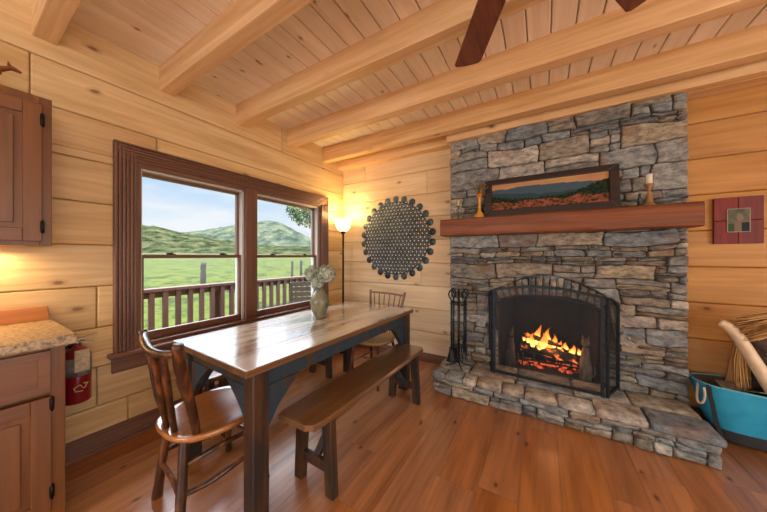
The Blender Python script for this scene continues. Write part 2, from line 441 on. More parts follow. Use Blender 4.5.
# baseboards with a stepped cap
b=MB(); b.box((XL,.3,0),(XL+.02,YB,.105)); b.box((XL,.3,.105),(XL+.014,YB,.118)); b.box((XL,.3,.118),(XL+.008,YB,.13)); b.box((XL,.3,0),(XL+.032,YB,.02))
tag(b.build('baseboard_left',M['trim_y'],bev=.003),kind='structure')
b=MB(); b.box((XL+.02,YB-.02,0),(-.89,YB,.085)); b.box((XL+.02,YB-.012,.085),(-.89,YB,.105)); 
tag(b.build('baseboard_back',M['trim_x'],bev=.003),kind='structure')
b=MB(); b.box((.96,YB-.02,0),(XR,YB,.085)); b.box((.96,YB-.012,.085),(XR,YB,.105)); 
tag(b.build('baseboard_back',M['trim_x'],bev=.003),kind='structure')

# ------------------------------------------------------------------ beams
bl=['thick pine ceiling beam closest to the camera, above the wall cabinet',
 'pine ceiling beam second from the camera, ending above the left edge of the window',
 'pine ceiling beam in the middle of the five, ending above the window centre',
 'knotty pine ceiling beam next behind the fan blades, ending right of the window centre',
 'pine ceiling beam farthest from the camera, running just in front of the stone chimney top']
for i in range(5):
    y0=.27+.6*i
    b=MB(); b.box((XL-.05,y0,2.587),(XR,y0+.097,ZC+.01),(R.random(),R.random(),R.random()))
    tag(b.build('ceiling_beam',M['beam'],bev=.006),bl[i],'beam','pine beams across the ceiling')
b=MB(); b.box((XL-.03,2.965,2.565),(-.9,YB,ZC)); b.box((-.9,2.845,2.545),(XR,2.93,ZC)); b.box((-.9,2.93,2.545),(XR,YB+.01,ZC),(.4,.4,.4))
tag(b.build('trim_1',M['beam'],bev=.004),kind='structure')

# ------------------------------------------------------------------ stonework
RS=random.Random(42)
def split(x0,z0,x1,z1,out,hm=(.05,.12),am=(1.7,4.6),p=(.45,.4)):
    """bands of squared rubble: single blocks mixed with stacks of two or three thin stones"""
    z=z0; nb=0
    while z<z1-1e-4:
        h=RS.uniform(*hm)*RS.choice([.8,1,1,1.25]); 
        if z1-z-h<hm[0]*.9: h=z1-z
        x=x0
        while x<x1-1e-4:
            q=RS.random(); w=h*RS.uniform(*am) if q<p[0] else RS.uniform(.18,.42)
            w=min(max(w,.05),.5)
            if x1-x-w<.06: w=x1-x
            if q<p[0] or h<.06: 
                out.append((x,z,x+w,z+h))
            else:
                k=3 if (h>.105 and RS.random()<.4) else 2
                c=[0]+sorted([(a+1)/k+RS.uniform(-.12,.12) for a in range(k-1)])+[1]
                for a,bb in zip(c,c[1:]):
                    if RS.random()<.5 and w>.16:
                        t=RS.uniform(.3,.7); out.append((x,z+h*a,x+w*t,z+h*bb)); out.append((x+w*t,z+h*a,x+w,z+h*bb))
                    else: out.append((x,z+h*a,x+w,z+h*bb))
            x+=w
        z+=h
def stone(b,poly,fn,th,sd,keep=None,gap=.0042,tilt=0):
    cx=sum(p[0] for p in poly)/len(poly); cz=sum(p[1] for p in poly)/len(poly)
    hw=max(abs(p[0]-cx) for p in poly); hh=max(abs(p[1]-cz) for p in poly)
    if hw<.012 or hh<.009: return
    rings=[]
    off=Vector((sd*3.1,sd*1.7,sd))
    for ins,dep in ((gap,-.035),(gap,.55*th),(gap+.002,.84*th),(gap+.006,.96*th),(gap+.015,1.0*th),(min(hw,hh)*.6,1.02*th)):
        sx=max(hw-ins,hw*.12)/hw; sz=max(hh-ins,hh*.12)/hh
        ring=[]
        for p in poly:
            x=cx+(p[0]-cx)*sx; z=cz+(p[1]-cz)*sz
            d=dep
            if dep>0:
                d+=th*.5*noise.noise(Vector((x*11,z*16,0))+off)+th*.45*noise.noise(Vector((x*30,z*38,3))+off)
                d+=tilt*(p[0]-cx)/hw*th
            ring.append(fn(x,z,d))
        rings.append(ring)
    n=len(poly); vs=[q for r in rings for q in r]+[fn(cx,cz,1.05*th+th*.4*noise.noise(Vector((cx*11,cz*16,0))+off))]
    fs=[]
    for i in range(len(rings)-1):
        for k in range(n):
            l=(k+1)%n; fs.append((i*n+k,i*n+l,(i+1)*n+l,(i+1)*n+k))
    t=(len(rings)-1)*n
    for k in range(n): fs.append((t+k,t+(k+1)%n,len(vs)-1))
    b.add(vs,fs,(RS.random(),RS.random(),RS.random()),True)
def rect_poly(x0,z0,x1,z1,st=.035):
    r=min(.012,(x1-x0)*.2,(z1-z0)*.3)*RS.uniform(.1,1.5)
    nx=max(2,int((x1-x0)/st)); nz=max(2,int((z1-z0)/st)); P=[]
    for i in range(nx): P.append((x0+r+(x1-x0-2*r)*i/(nx-1),z0))
    for i in range(nz): P.append((x1,z0+r+(z1-z0-2*r)*i/(nz-1)))
    for i in range(nx): P.append((x1-r-(x1-x0-2*r)*i/(nx-1),z1))
    for i in range(nz): P.append((x0,z1-r-(z1-z0-2*r)*i/(nz-1)))
    return P
def warp(p,X0,X1,Z0,Z1,a=.032):
    x,z=p
    e=min(1,max(0,min(x-X0,X1-x)/.06)); g=min(1,max(0,min(z-Z0,Z1-z)/.05))
    nx=1.3*noise.noise(Vector((x*4.3,z*4.3,1.7)))+.5*noise.noise(Vector((x*14,z*14,5)))
    nz=1.4*noise.noise(Vector((x*2.6,z*4.3,9.1)))+.4*noise.noise(Vector((x*17,z*17,2)))
    return (x+a*nx*e+.004*(RS.random()-.5),z+a*.95*nz*g+.003*(RS.random()-.5))
HX0,HX1,HY0,HZ=-.905,.947,2.42,.2
CX0,CX1,CY=-.872,.946,2.905
OX0,OX1=-.375,.432; OC=(OX0+OX1)/2; OHW=(OX1-OX0)/2
def arch_in(x): t=(x-OC)/OHW; return .845+.09*math.sqrt(max(0,1-min(1,abs(t))**2))
def arch_out(x): t=(x-OC)/(OHW+.09); return .93+.20*max(0,1-abs(t)**1.6)
fp=empty('fireplace','floor to ceiling grey stacked fieldstone fireplace with arched opening and raised hearth','fireplace')
b=MB(); cells=[]
split(CX0,HZ,OX0-.01,.9,cells); split(OX1+.01,HZ,CX1,.9,cells); split(CX0,.9,CX1,1.52,cells); split(CX0,1.52,CX1,2.548,cells,(.07,.16),(1.3,3.6),(.7,.4))
fnf=lambda x,z,d:(x,CY-d,z)
for i,(x0,z0,x1,z1) in enumerate(cells):
    P=[warp(p,CX0,CX1,HZ,2.548) for p in rect_poly(x0,z0,x1,z1)]
    if x0<OX0 and z0<.9: P=[(min(p[0],OX0-.003),p[1]) for p in P]
    if x1>OX1 and x0>OX1-.05 and z0<.9: P=[(max(p[0],OX1+.003),p[1]) for p in P]
    Q=[]
    for (x,z) in P:
        if abs(x-OC)<OHW+.09:
            z=max(z,arch_out(x)) if z0>.5 else min(z,z)
        Q.append((x,z))
    if max(q[1] for q in Q)-min(q[1] for q in Q)<.022: continue
    stone(b,Q,fnf,RS.uniform(.02,.05),i*1.37,tilt=RS.uniform(-.3,.3))
b.build('chimney_stone',M['stone'],fp)
# side faces of the chimney
for sx,X in ((-1,CX0+.012),(1,CX1-.012)):
    b=MB(); cells=[]; split(CY,HZ,YB-.005,2.548,cells)
    for i,(x0,z0,x1,z1) in enumerate(cells):
        P=[warp(p,CY,YB,HZ,2.548,.015) for p in rect_poly(x0,z0,x1,z1)]
        stone(b,P,lambda u,z,d,X=X,sx=sx:(X+sx*d,u,z),.012,i*2.1)
    b.build('chimney_side_stone',M['stone'],fp)

# voussoirs
b=MB(); n=17
ang=[]
for i in range(n):
    a0=OX0-.085+(2*OHW+.17)*i/n; a1=OX0-.085+(2*OHW+.17)*(i+1)/n
    def lean(x,z): return x+(x-OC)*.22*(z-.85)/.1
    lo0=arch_in(a0) if OX0<a0<OX1 else .8; lo1=arch_in(a1) if OX0<a1<OX1 else .8
    lo0=arch_in(min(max(a0,OX0),OX1)); lo1=arch_in(min(max(a1,OX0),OX1))
    hi=lambda x: arch_out(x)-.004+RS.uniform(-.012,.004)
    h0,h1=hi(a0),hi(a1); P=[]
    m=4
    xs0,xs1=a0*.93+OC*.07,a1*.93+OC*.07
    sl=RS.uniform(-.006,.012)
    for k in range(m): t=k/(m-1); P.append((xs0+(xs1-xs0)*t,lo0+(lo1-lo0)*t))
    for k in range(1,m): t=k/m; P.append((xs1+(a1-xs1)*t+sl*t,lo1+(h1-lo1)*t))
    for k in range(m): t=k/(m-1); P.append((a1+(a0-a1)*t+sl,h1+(h0-h1)*t))
    for k in range(1,m): t=k/m; P.append((a0+(xs0-a0)*t+sl*(1-t),h0+(lo0-h0)*t))
    stone(b,P,fnf,RS.uniform(.035,.06),i*3.3,gap=.005)
b.build('arch_stone',M['stone'],fp)
# mortar core
b=MB(); Y1=3.75
b.box((CX0+.012,CY,0),(OX0,Y1,2.6)); b.box((OX1,CY,0),(CX1-.012,Y1,2.6)); 
P=[(OX0,2.6),(OX0,.84)]+[(OX0+(OX1-OX0)*t/12,arch_in(OX0+(OX1-OX0)*t/12)) for t in range(0,13)]+[(OX1,.84),(OX1,2.6)]
b.prism(P[::-1],CY,CY+.12,1)
b.box((OX0,CY,0),(OX1,Y1,HZ-.005)); b.box((OX0,CY+.12,1.1),(OX1,Y1,2.6))
b.build('mortar_core',M['mortar'],fp)
# firebox lining
b=MB(); e=.004
b.add([(OX0+e,CY+.02,HZ),(OX0+.09,3.5,HZ),(OX1-.09,3.5,HZ),(OX1-e,CY+.02,HZ),(OX0+e,CY+.02,1.1),(OX0+.09,3.5,1.1),(OX1-.09,3.5,1.1),(OX1-e,CY+.02,1.1)],
 [(0,1,5,4),(1,2,6,5),(2,3,7,6),(0,3,2,1),(4,5,6,7)])
b.build('firebox',M['soot'],fp)
# hearth
b=MB(); cells=[]; split(HX0+.01,0,HX1-.01,HZ-.055,cells,(.045,.085),(1.8,4.5))
for i,(x0,z0,x1,z1) in enumerate(cells):
    P=[warp(p,HX0,HX1,0,HZ-.05,.02) for p in rect_poly(x0,z0,x1,z1)]
    stone(b,P,lambda x,z,d:(x,HY0+.035-d,max(z,0.001)),RS.uniform(.025,.045),i*1.9)
for X,sx in ((HX0+.03,-1),(HX1-.03,1)):
    cells=[]; split(HY0+.03,0,CY,HZ-.055,cells,(.045,.085),(1.8,4.5))
    for i,(x0,z0,x1,z1) in enumerate(cells):
        P=[warp(p,HY0,CY+.1,0,HZ-.05,.012) for p in rect_poly(x0,z0,x1,z1)]
        stone(b,P,lambda u,z,d,X=X,sx=sx:(X+sx*d,u,max(z,0.001)),.028,i*2.3)
b.build('hearth_riser',M['stone'],fp)
b=MB(); b.box((HX0+.03,HY0+.035,0),(HX1-.03,CY,HZ-.03)); b.build('hearth_core',M['mortar'],fp)
# flagstones on top: rounded slabs along the front edge, larger ones behind
b=MB(); x=HX0
def slab(b,x0,y0,x1,y1,sd):
    P=[]
    for p in rect_poly(x0,y0,x1,y1,.03):
        P.append((p[0]+.012*noise.noise(Vector((p[0]*9,p[1]*9,sd))),p[1]+.014*noise.noise(Vector((p[0]*8,p[1]*8,sd+4)))))
    top=HZ; cx=(x0+x1)/2; cy=(y0+y1)/2; hw=(x1-x0)/2; hh=(y1-y0)/2; rings=[]
    for ins,z in ((.006,HZ-.058),(.0,HZ-.045),(.0,HZ-.022),(.006,HZ-.008),(.018,HZ-.001),(.05,HZ)):
        sx=max(hw-ins,.01)/hw; sy=max(hh-ins,.01)/hh
        rings.append([(cx+(p[0]-cx)*sx,cy+(p[1]-cy)*sy,z+(.003*noise.noise(Vector((p[0]*12,p[1]*12,sd))) if z>HZ-.03 else 0)) for p in P])
    n=len(P); vs=[q for r in rings for q in r]+[(cx,cy,HZ)]; fs=[]
    for i in range(len(rings)-1):
        for k in range(n): l=(k+1)%n; fs.append((i*n+k,i*n+l,(i+1)*n+l,(i+1)*n+k))
    t=(len(rings)-1)*n
    for k in range(n): fs.append((t+k,t+(k+1)%n,len(vs)-1))
    fs.append(tuple(range(n))[::-1])
    b.add(vs,fs,(RS.random(),RS.random(),RS.random()),True)
xs=[HX0-.005,-.78,-.62,-.5,-.29,-.12,.1,.33,.62,HX1+.01]
for i,(a,c_) in enumerate(zip(xs,xs[1:])): slab(b,a+.003,HY0-.012+RS.uniform(-.006,.01),c_-.003,HY0+(.14 if i<7 else .22)+RS.uniform(-.02,.03),i)
xs=[HX0,-.6,-.2,.22,.58,HX1]
for i,(a,c_) in enumerate(zip(xs,xs[1:])): slab(b,a+.003,HY0+(.165 if i<3 else .2 if i<4 else .25),c_-.003,CY+.01,i+20)
b.build('hearth_slab',M['stone'],fp)
place(fp,(.03,2.66,0))

# mantel
b=MB(); nx=36; prof=[(2.655,1.512),(2.65,1.53),(2.648,1.6),(2.652,1.66),(2.662,1.674),(2.76,1.676),(CY-.03,1.676),(CY-.03,1.507),(2.76,1.505),(2.67,1.507)]
vs=[];fs=[]
for i in range(nx+1):
    X=-.905+(.945+.905)*i/nx
    for (yy,zz) in prof:
        w=.006*noise.noise(Vector((X*5,yy*20,zz*12)))
        fr=1 if yy<2.7 else 0
        vs.append((X,yy+w*fr*1.3,zz+(w*fr if zz<1.6 else 0)))
k=len(prof)
for i in range(nx):
    for q in range(k): fs.append((i*k+q,i*k+(q+1)%k,(i+1)*k+(q+1)%k,(i+1)*k+q))
fs.append(tuple(range(k))); fs.append(tuple(nx*k+q for q in range(k))[::-1])
b.add(vs,fs,(.5,.5,.5))
mt=place(tag(b.build('mantel_shelf',M['mantel']),'long thick reddish brown wooden mantel beam across the stone chimney','mantel'),(.02,2.77,1.505))

# ------------------------------------------------------------------ painting on the mantel
pa=empty('framed_painting','long dark-framed painting of sunset mountains and autumn trees leaning on the mantel','painting')
w,h=1.03,.375; b=MB(); fw=.065
b.prism([(-w/2,0),(w/2,0),(w/2-fw,fw),(-w/2+fw,fw)],-.03,0,1); b.prism([(-w/2,h),(w/2,h),(w/2-fw,h-fw*.8),(-w/2+fw,h-fw*.8)],-.03,0,1)
b.prism([(-w/2,0),(-w/2,h),(-w/2+fw,h-fw*.8),(-w/2+fw,fw)],-.03,0,1); b.prism([(w/2,0),(w/2,h),(w/2-fw,h-fw*.8),(w/2-fw,fw)],-.03,0,1)
b.build('frame',wood('dark_frame_wood','#241b18','#3b2e2a',0,.4,knots=0),pa,bev=.006)
b=MB(); gx,gz=150,40; x0,x1,z0,z1=-w/2+fw-.005,w/2-fw+.005,fw-.005,h-fw*.8+.005
def ns(a,c_=0,d=0): return noise.noise(Vector((a,c_,d)))
def paint(u,v):
    sk=(.62-.12*v+.1*ns(u*5,v*14),.25+.08*ns(u*4,v*9)+.04*v,.13+.05*(1-v))
    r1=.74+.08*math.sin(u*3.3+.3)+.04*ns(u*9,1); r2=.58+.09*math.sin(u*4.2+2.2)+.05*ns(u*12,7)
    c_=sk
    if v<r1: c_=(.06,.11,.15)
    if v<r2: c_=(.03,.065,.085)
    tr=.36+.10*abs(u-.45)*2+.42*max(0,u-.70)*2.6+.07*ns(u*26,3)+.05*ns(u*60,8)
    if u<.2: tr+=.10*(.2-u)*5
    if v<tr: c_=(.010,.02,.012) if ns(u*40,v*12)>-.1 else (.025,.045,.015)
    g=.30+.12*ns(u*7,4)
    if v<g:
        q=ns(u*38,v*14,2); c_=(.26,.06,.03) if q>.14 else (.17,.085,.03) if q>-.1 else (.04,.03,.02)
        if ns(u*15,v*9,9)>.22: c_=(.30,.10,.07)
    return c_
for i in range(gx):
    for k in range(gz):
        a0=x0+(x1-x0)*i/gx; a1=x0+(x1-x0)*(i+1)/gx; c0=z0+(z1-z0)*k/gz; c1=z0+(z1-z0)*(k+1)/gz
        b.add([(a0,-.012,c0),(a1,-.012,c0),(a1,-.012,c1),(a0,-.012,c1)],[(0,1,2,3)],paint((i+.5)/gx,(k+.5)/gz))
m,nt,bs=new_mat('painted_canvas'); bs.inputs['Specular IOR Level'].default_value=.15; at=N(nt,'ShaderNodeAttribute',attribute_name='Col'); L(nt,at.outputs['Color'],bs.inputs['Base Color']); bs.inputs['Roughness'].default_value=.5
M['vcol']=m
b.build('canvas',m,pa); 
b=MB(); b.box((-w/2+.04,-.008,.04),(w/2-.04,0,h-.04)); b.build('backing',M['bronze'],pa)
pa.location=(.022,2.80,1.679); pa.rotation_euler=(rad(-7),0,0)

# ------------------------------------------------------------------ mantel ornaments
cs=empty('candlestick','small dark iron candlestick with a thin cream candle at the left end of the mantel','candlestick')
b=MB(); b.lathe([(.001,0),(.036,0),(.036,.005),(.012,.012),(.006,.03),(.01,.05),(.006,.06),(.006,.11),(.011,.12),(.006,.128),(.018,.138),(.02,.143),(.001,.143)],16)
for s_ in (0,2.1,4.2): b.tube([(0,0,.03),(.022*math.cos(s_),.022*math.sin(s_),.05),(.03*math.cos(s_),.03*math.sin(s_),.085),(.012*math.cos(s_),.012*math.sin(s_),.115)],.0035,6)
b.build('stand',plain('tarnished_iron','#5c5e50',.4,.3),cs)
b=MB(); b.lathe([(.001,.14),(.0095,.14),(.009,.205),(.003,.208),(.001,.208)],12); b.tube([(0,0,.206),(0,0,.216)],.001,5); b.build('candle',plain('cream_wax','#d9cfa6',.4),cs)
cs.location=(-.745,2.76,1.676)
vs_=empty('amber_vase','slim amber yellow bottle vase with orange bloom and dried twigs beside the painting','vase')
b=MB(); b.lathe([(.001,0),(.045,0),(.048,.01),(.042,.03),(.026,.05),(.016,.07),(.013,.1),(.012,.17),(.016,.2),(.02,.205),(.001,.205)],20); b.build('bottle',plain('amber_ceramic','#c98a22',.3,nscale=25,ncol='#d9a544',coat=.4),vs_)
b=MB()
for k in range(9):
    a=k*2*pi/9; b.ball((.016*math.cos(a),.012*math.sin(a),.225+.008*math.sin(3*a)),(.016,.012,.014),8,6)
b.ball((0,0,.235),(.016,.014,.014)); b.build('bloom',plain('orange_bloom','#b4501c',.6,nscale=60,ncol='#d9841f'),vs_)
b=MB()
for k,(dx,dz) in enumerate(((-.05,.10),(-.02,.12),(.03,.13),(.06,.12),(.075,.10),(.0,.14),(.045,.09))):
    b.tube([(0,0,.2),(dx*.4,.005*k-.01,.2+dz*.6),(dx,.01*k-.03,.2+dz)],.0022,5)
    for q in range(3): b.ball((dx*(.6+.2*q),.01*k-.03,.2+dz*(.7+.15*q)),(.006,.003,.011),6,4)
b.build('twig',plain('dried_twigs','#6c5a2e',.8),vs_)
vs_.location=(-.53,2.73,1.676)
cs=empty('candlestick','green and tan candle holder with thick white candle on the mantel right of the painting','candlestick')
b=MB(); b.lathe([(.001,0),(.048,0),(.05,.008),(.03,.018),(.02,.035),(.024,.06),(.012,.085),(.009,.12),(.016,.15),(.03,.162),(.03,.168),(.001,.168)],20)
b.build('stand',plain('tan_green_ceramic','#7f7a48',.4,nscale=14,ncol='#a8744a'),cs)
b=MB(); b.lathe([(.001,.166),(.019,.166),(.019,.24),(.015,.243),(.001,.243)],16); b.tube([(0,0,.24),(0,0,.252)],.0012,5); b.build('candle',plain('white_wax','#e4dfce',.4),cs)
cs.location=(.695,2.75,1.676)
b=MB(); b.ball((0,0,.02),(.016,.03,.018)); b.ball((0,.0,.055),(.013,.016,.03)); b.ball((0,-.005,.088),(.011,.012,.011)); b.tube([(0,-.014,.088),(0,-.026,.085)],[.004,.001],6); b.tube([(0,.02,.03),(0,.045,.01)],[.008,.003],6)
bd=tag(b.build('bird_figurine',plain('blue_glaze','#42515c',.35,nscale=40,ncol='#2f3f36')),'tiny blue grey bird figurine leaning at the foot of the white candle holder','figurine'); bd.location=(.635,2.72,1.676)

# ------------------------------------------------------------------ fire screen
sc_=empty('fire_screen','black iron three-panel fire screen with arched mesh front on the hearth','fire screen')
def panel(name,P0,P1,ztop0,ztop1,rise,parent,bar=.02,innerarch=True):
    e=empty(name); e.parent=parent; e.empty_display_size=.02
    P0=Vector(P0);P1=Vector(P1); d=P1-P0; fr=MB(); Z0=HZ+.012; n=18
    top=[P0+d*(i/n)+Vector((0,0,ztop0+(ztop1-ztop0)*i/n+rise*math.sin(pi*i/n))) for i in range(n+1)]
    top2=[p-Vector((0,0,.001)) for p in top]
    fr.bar((P0.x,P0.y,HZ),(P0.x,P0.y,ztop0),bar,bar,up=(d.x,d.y,0)); fr.bar((P1.x,P1.y,HZ),(P1.x,P1.y,ztop1),bar,bar,up=(d.x,d.y,0))
    fr.bar((P0.x,P0.y,Z0+.008),(P1.x,P1.y,Z0+.008),bar*.8,bar)
    for a,bb in zip(top,top[1:]): fr.bar(a,bb,bar*.9,bar*.9,ext=.002)
    if innerarch:
        dr=.095 if rise>.03 else .06
        inn=[P0+d*(i/n)+Vector((0,0,ztop0+(ztop1-ztop0)*i/n-dr+(rise+.02)*math.sin(pi*i/n))) for i in range(n+1)]
        for a,bb in zip(inn,inn[1:]): fr.bar(a,bb,bar*.55,bar*.6,ext=.002)
    fr.build('frame',M['black'],e,bev=.002)
    ms=MB(); vs=[];fs=[]
    for i,p in enumerate(top): vs+= [(p.x,p.y,Z0+.01),(p.x,p.y,p.z-.004)]
    for i in range(n): fs.append((2*i,2*i+2,2*i+3,2*i+1))
    ms.add(vs,fs); ms.build('mesh_panel',M['mesh'],e)
    return e
panel('front_panel',(-.388,2.68,0),(.405,2.645,0),.982,.975,.055,sc_,.024)
panel('side_panel',(-.412,2.70,0),(-.455,2.862,0),.97,.90,.015,sc_,.02,False)
panel('side_panel',(.436,2.652,0),(.537,2.862,0),.968,.885,.015,sc_,.022,False)
for x_,y_ in ((-.406,2.685),(.421,2.648)):
    for z_ in (.3,.6,.9): b=MB(); b.tube([(x_,y_-.014,z_-.02),(x_,y_-.014,z_+.02)],.006,8); b.build('hinge',M['black'],sc_)
place(sc_,(0,2.7,HZ))

# ------------------------------------------------------------------ fire, logs, andirons
bark=plain('charred_bark','#1d1714',.9,nscale=30,ncol='#4a3b30',bump=.6)
m,nt,bs=new_mat('burning_bark')
n=N(nt,'ShaderNodeTexNoise',Scale=14.0,Detail=4.0); L(nt,coords(nt),n.inputs['Vector'])
L(nt,ramp(nt,n.outputs[0],[(.4,srgb('#16110f')),(.7,srgb('#4a3b33'))]),bs.inputs['Base Color']); bs.inputs['Roughness'].default_value=.9
L(nt,ramp(nt,n.outputs[0],[(.55,(0,0,0,1)),(.68,(1,.16,.02,1))]),bs.inputs['Emission Color']); bs.inputs['Emission Strength'].default_value=2.5
burn=m
logs=[((-.19,3.12,.36),(.33,3.02,.335),.045,'thick charred log lying lowest at the front of the grate'),
      ((-.2,3.2,.45),(.22,3.12,.36),.034,'charred log sloping down from the left behind the flames'),
      ((-.12,3.27,.335),(.36,3.26,.335),.035,'charred log at the back of the grate'),
      ((-.18,3.05,.5),(.16,3.12,.42),.022,'thin split stick of burning wood crossing the upper left of the fire')]
for p,q,r_,lb in logs:
    p=Vector(p);q=Vector(q); b=MB(); b.tube([p,p.lerp(q,.35)+Vector((0,0,.006)),p.lerp(q,.7),q],[r_*.9,r_,r_*1.05,r_*.92],12,wob=.35,sub=6)
    place(tag(b.build('burning_log',burn),lb,'log','logs burning in the fireplace'),tuple((p+q)/2-Vector((0,0,r_))))
gr=empty('fire_grate','black iron grate holding the burning logs in the firebox','grate'); b=MB()
for k in range(6): x_=-.17+.1*k; b.bar((x_,2.98,.285),(x_,3.26,.285),.014,.014); b.bar((x_,2.98,.28),(x_,2.965,.33),.014,.014)
b.bar((-.2,3.0,.27),(.37,3.0,.27),.014,.014); b.bar((-.2,3.22,.27),(.37,3.22,.27),.014,.014); b.build('bars',M['black'],gr)
for x_,y_ in ((-.17,3.0),(.33,3.0),(-.17,3.22),(.33,3.22)): b=MB(); b.bar((x_,y_,HZ),(x_,y_,.27),.014,.014); b.build('leg',M['black'],gr)
place(gr,(.08,3.1,HZ))
b=MB()
for k in range(90):
    x_=R.uniform(-.2,.36); y_=R.uniform(3.0,3.22); r_=R.uniform(.008,.02); b.ball((x_,y_,HZ+.004+r_*.6),(r_*1.3,r_,r_*.8),6,4)
m,nt,bs=new_mat('embers'); at=N(nt,'ShaderNodeAttribute',attribute_name='Col'); sp=N(nt,'ShaderNodeSeparateColor'); L(nt,at.outputs['Color'],sp.inputs[0])
bs.inputs['Base Color'].default_value=srgb('#2a1c18'); L(nt,ramp(nt,sp.outputs[0],[(.3,(0.02,0,0,1)),(.8,(1,.12,.03,1))]),bs.inputs['Emission Color']); bs.inputs['Emission Strength'].default_value=.9
tag(b.build('embers',m),'bed of glowing red embers beneath the grate','embers',kind='stuff')
# flames
m=bpy.data.materials.new('flame'); m.use_nodes=True; nt=m.node_tree; nt.nodes.clear()
o_=N(nt,'ShaderNodeOutputMaterial'); em=N(nt,'ShaderNodeEmission'); tr=N(nt,'ShaderNodeBsdfTransparent'); mx=N(nt,'ShaderNodeMixShader')
at=N(nt,'ShaderNodeAttribute',attribute_name='Col'); sp=N(nt,'ShaderNodeSeparateColor'); L(nt,at.outputs['Color'],sp.inputs[0])
L(nt,ramp(nt,sp.outputs[0],[(0,(1,.55,.14,1)),(.35,(1,.40,.06,1)),(.7,(1,.20,.02,1)),(1,(.9,.08,.01,1))]),em.inputs[0])
lw=N(nt,'ShaderNodeLayerWeight',Blend=.35)
L(nt,math_(nt,'MULTIPLY_ADD',sp.outputs[0],-2.6,),em.inputs[1])
nn=[x for x in nt.nodes if x.type=='MATH'][-1]; nn.inputs[2].default_value=3.4
fac=math_(nt,'MULTIPLY',math_(nt,'SUBTRACT',1.0,lw.outputs['Facing'],True),math_(nt,'MULTIPLY_ADD',sp.outputs[0],-.45))
nn=[x for x in nt.nodes if x.type=='MATH'][-1]; 
for x_ in nt.nodes:
    if x_.type=='MATH' and x_.operation=='MULTIPLY_ADD' and abs(x_.inputs[1].default_value+.45)<1e-5: x_.inputs[2].default_value=.95
L(nt,fac,mx.inputs[0]); L(nt,tr.outputs[0],mx.inputs[1]); L(nt,em.outputs[0],mx.inputs[2]); L(nt,mx.outputs[0],o_.inputs[0])
fire=empty('fire','bright orange and yellow flames rising from the logs in the fireplace','fire')
FL=[(-.035,.40,.23,.03),(.055,.40,.20,.028),(-.12,.40,.13,.022),(-.08,.39,.16,.026),(.01,.385,.17,.035),(.1,.385,.15,.026),(.15,.38,.1,.024),(.2,.38,.09,.02),(.25,.375,.10,.02),(.30,.37,.07,.018),(-.16,.42,.07,.014),(-.02,.36,.09,.03),(.07,.36,.09,.028),(.16,.36,.06,.022),(.24,.36,.05,.02),(-.1,.34,.06,.03)]
for x_,z_,h_,r_ in FL:
    b=MB(); y_=3.07+R.uniform(-.03,.06); n=12; sg=10; vs=[];fs=[]; ph=R.uniform(0,6)
    for i in range(n+1):
        t=i/n; rr_=r_*(math.sin(pi*min(1,(t+.12)*.95))**.8)*(1-t)**.55*1.35 if t<1 else 0.0005
        ox=x_+h_*.13*math.sin(t*5+ph)*t; oy=y_+h_*.06*math.sin(t*6+ph*2)*t
        for k in range(sg): a=2*pi*k/sg; vs.append((ox+rr_*math.cos(a),oy+rr_*.7*math.sin(a),z_+h_*t))
    for i in range(n):
        b2=[(i*sg+k,i*sg+(k+1)%sg,(i+1)*sg+(k+1)%sg,(i+1)*sg+k) for k in range(sg)]
        if i==0: b.add(vs,b2,(i/n,0,0),True)
        else: b.f+= [list(q) for q in b2]; b.c+=[(i/n,0,0)]*sg; b.s+=[True]*sg
    b.build('flame',m,fire)
place(fire,(.05,3.08,.36))
def andiron(x_,lb,mat):
    e=empty('andiron',lb,'andiron','pair of animal shaped andirons'); b=MB()
    b.tube([(0,0,.0),(0,.0,.06),(0,.005,.14),(0,0,.2)],[.04,.046,.034,.022],12); b.ball((0,-.004,.232),(.03,.026,.027))
    for s_ in (-1,1): b.tube([(s_*.017,0,.25),(s_*.022,0,.282)],[.011,.002],6); b.tube([(s_*.022,-.025,.11),(s_*.024,-.036,.0)],[.012,.012],8)
    b.ball((0,-.028,.226),(.011,.012,.009)); b.tube([(.03,.01,.02),(.058,.01,.03),(.06,.01,.09)],[.012,.009,.006],8)
    b.build('cat_figure',mat,e)
    b=MB(); b.bar((0,.02,.05),(0,.3,.05),.018,.018); b.bar((0,.3,.0),(0,.3,.05),.018,.018); b.build('log_rest',M['black'],e)
    e.location=(x_,2.96,HZ+.0); e.scale=(1.1,1,1.4)
andiron(.335,'pale iron cat-shaped andiron standing at the right of the fire',plain('pale_iron','#84705a',.6,.0,nscale=20,ncol='#5e5244'))
andiron(-.275,'dim cat-shaped andiron standing at the left of the fire',plain('sooty_iron','#4a3a30',.7,.3))

# ------------------------------------------------------------------ fireplace tools
ft=empty('fireplace_tool_set','black wrought iron fireplace tool set on its stand at the left end of the hearth','fireplace tools')
b=MB(); b.tube([(0,0,.03),(0,0,.74)],.012,10); b.ball((0,0,.75),(.014,.014,.018))
for a in (0,pi/2,pi,3*pi/2):
    ca,sa=math.cos(a+.5),math.sin(a+.5)
    b.tube([(0,0,.09),(.02*ca,.02*sa,.05),(.06*ca,.06*sa,.02),(.13*ca,.13*sa,.008)],[.008,.008,.007,.006],8)
b.tube([(.08*math.cos(k*2*pi/12),.08*math.sin(k*2*pi/12),.62) for k in range(12)],.005,6,closed=True)
for a in (0,pi/2): b.tube([(-.08*math.cos(a),-.08*math.sin(a),.62),(.08*math.cos(a),.08*math.sin(a),.62)],.004,6)
b.tube([(.06*math.cos(k*2*pi/12),.06*math.sin(k*2*pi/12),.2) for k in range(12)],.004,6,closed=True)
for a in (0,pi/2): b.tube([(-.06*math.cos(a),-.06*math.sin(a),.2),(.06*math.cos(a),.06*math.sin(a),.2)],.004,6)
b.build('stand',M['black'],ft)
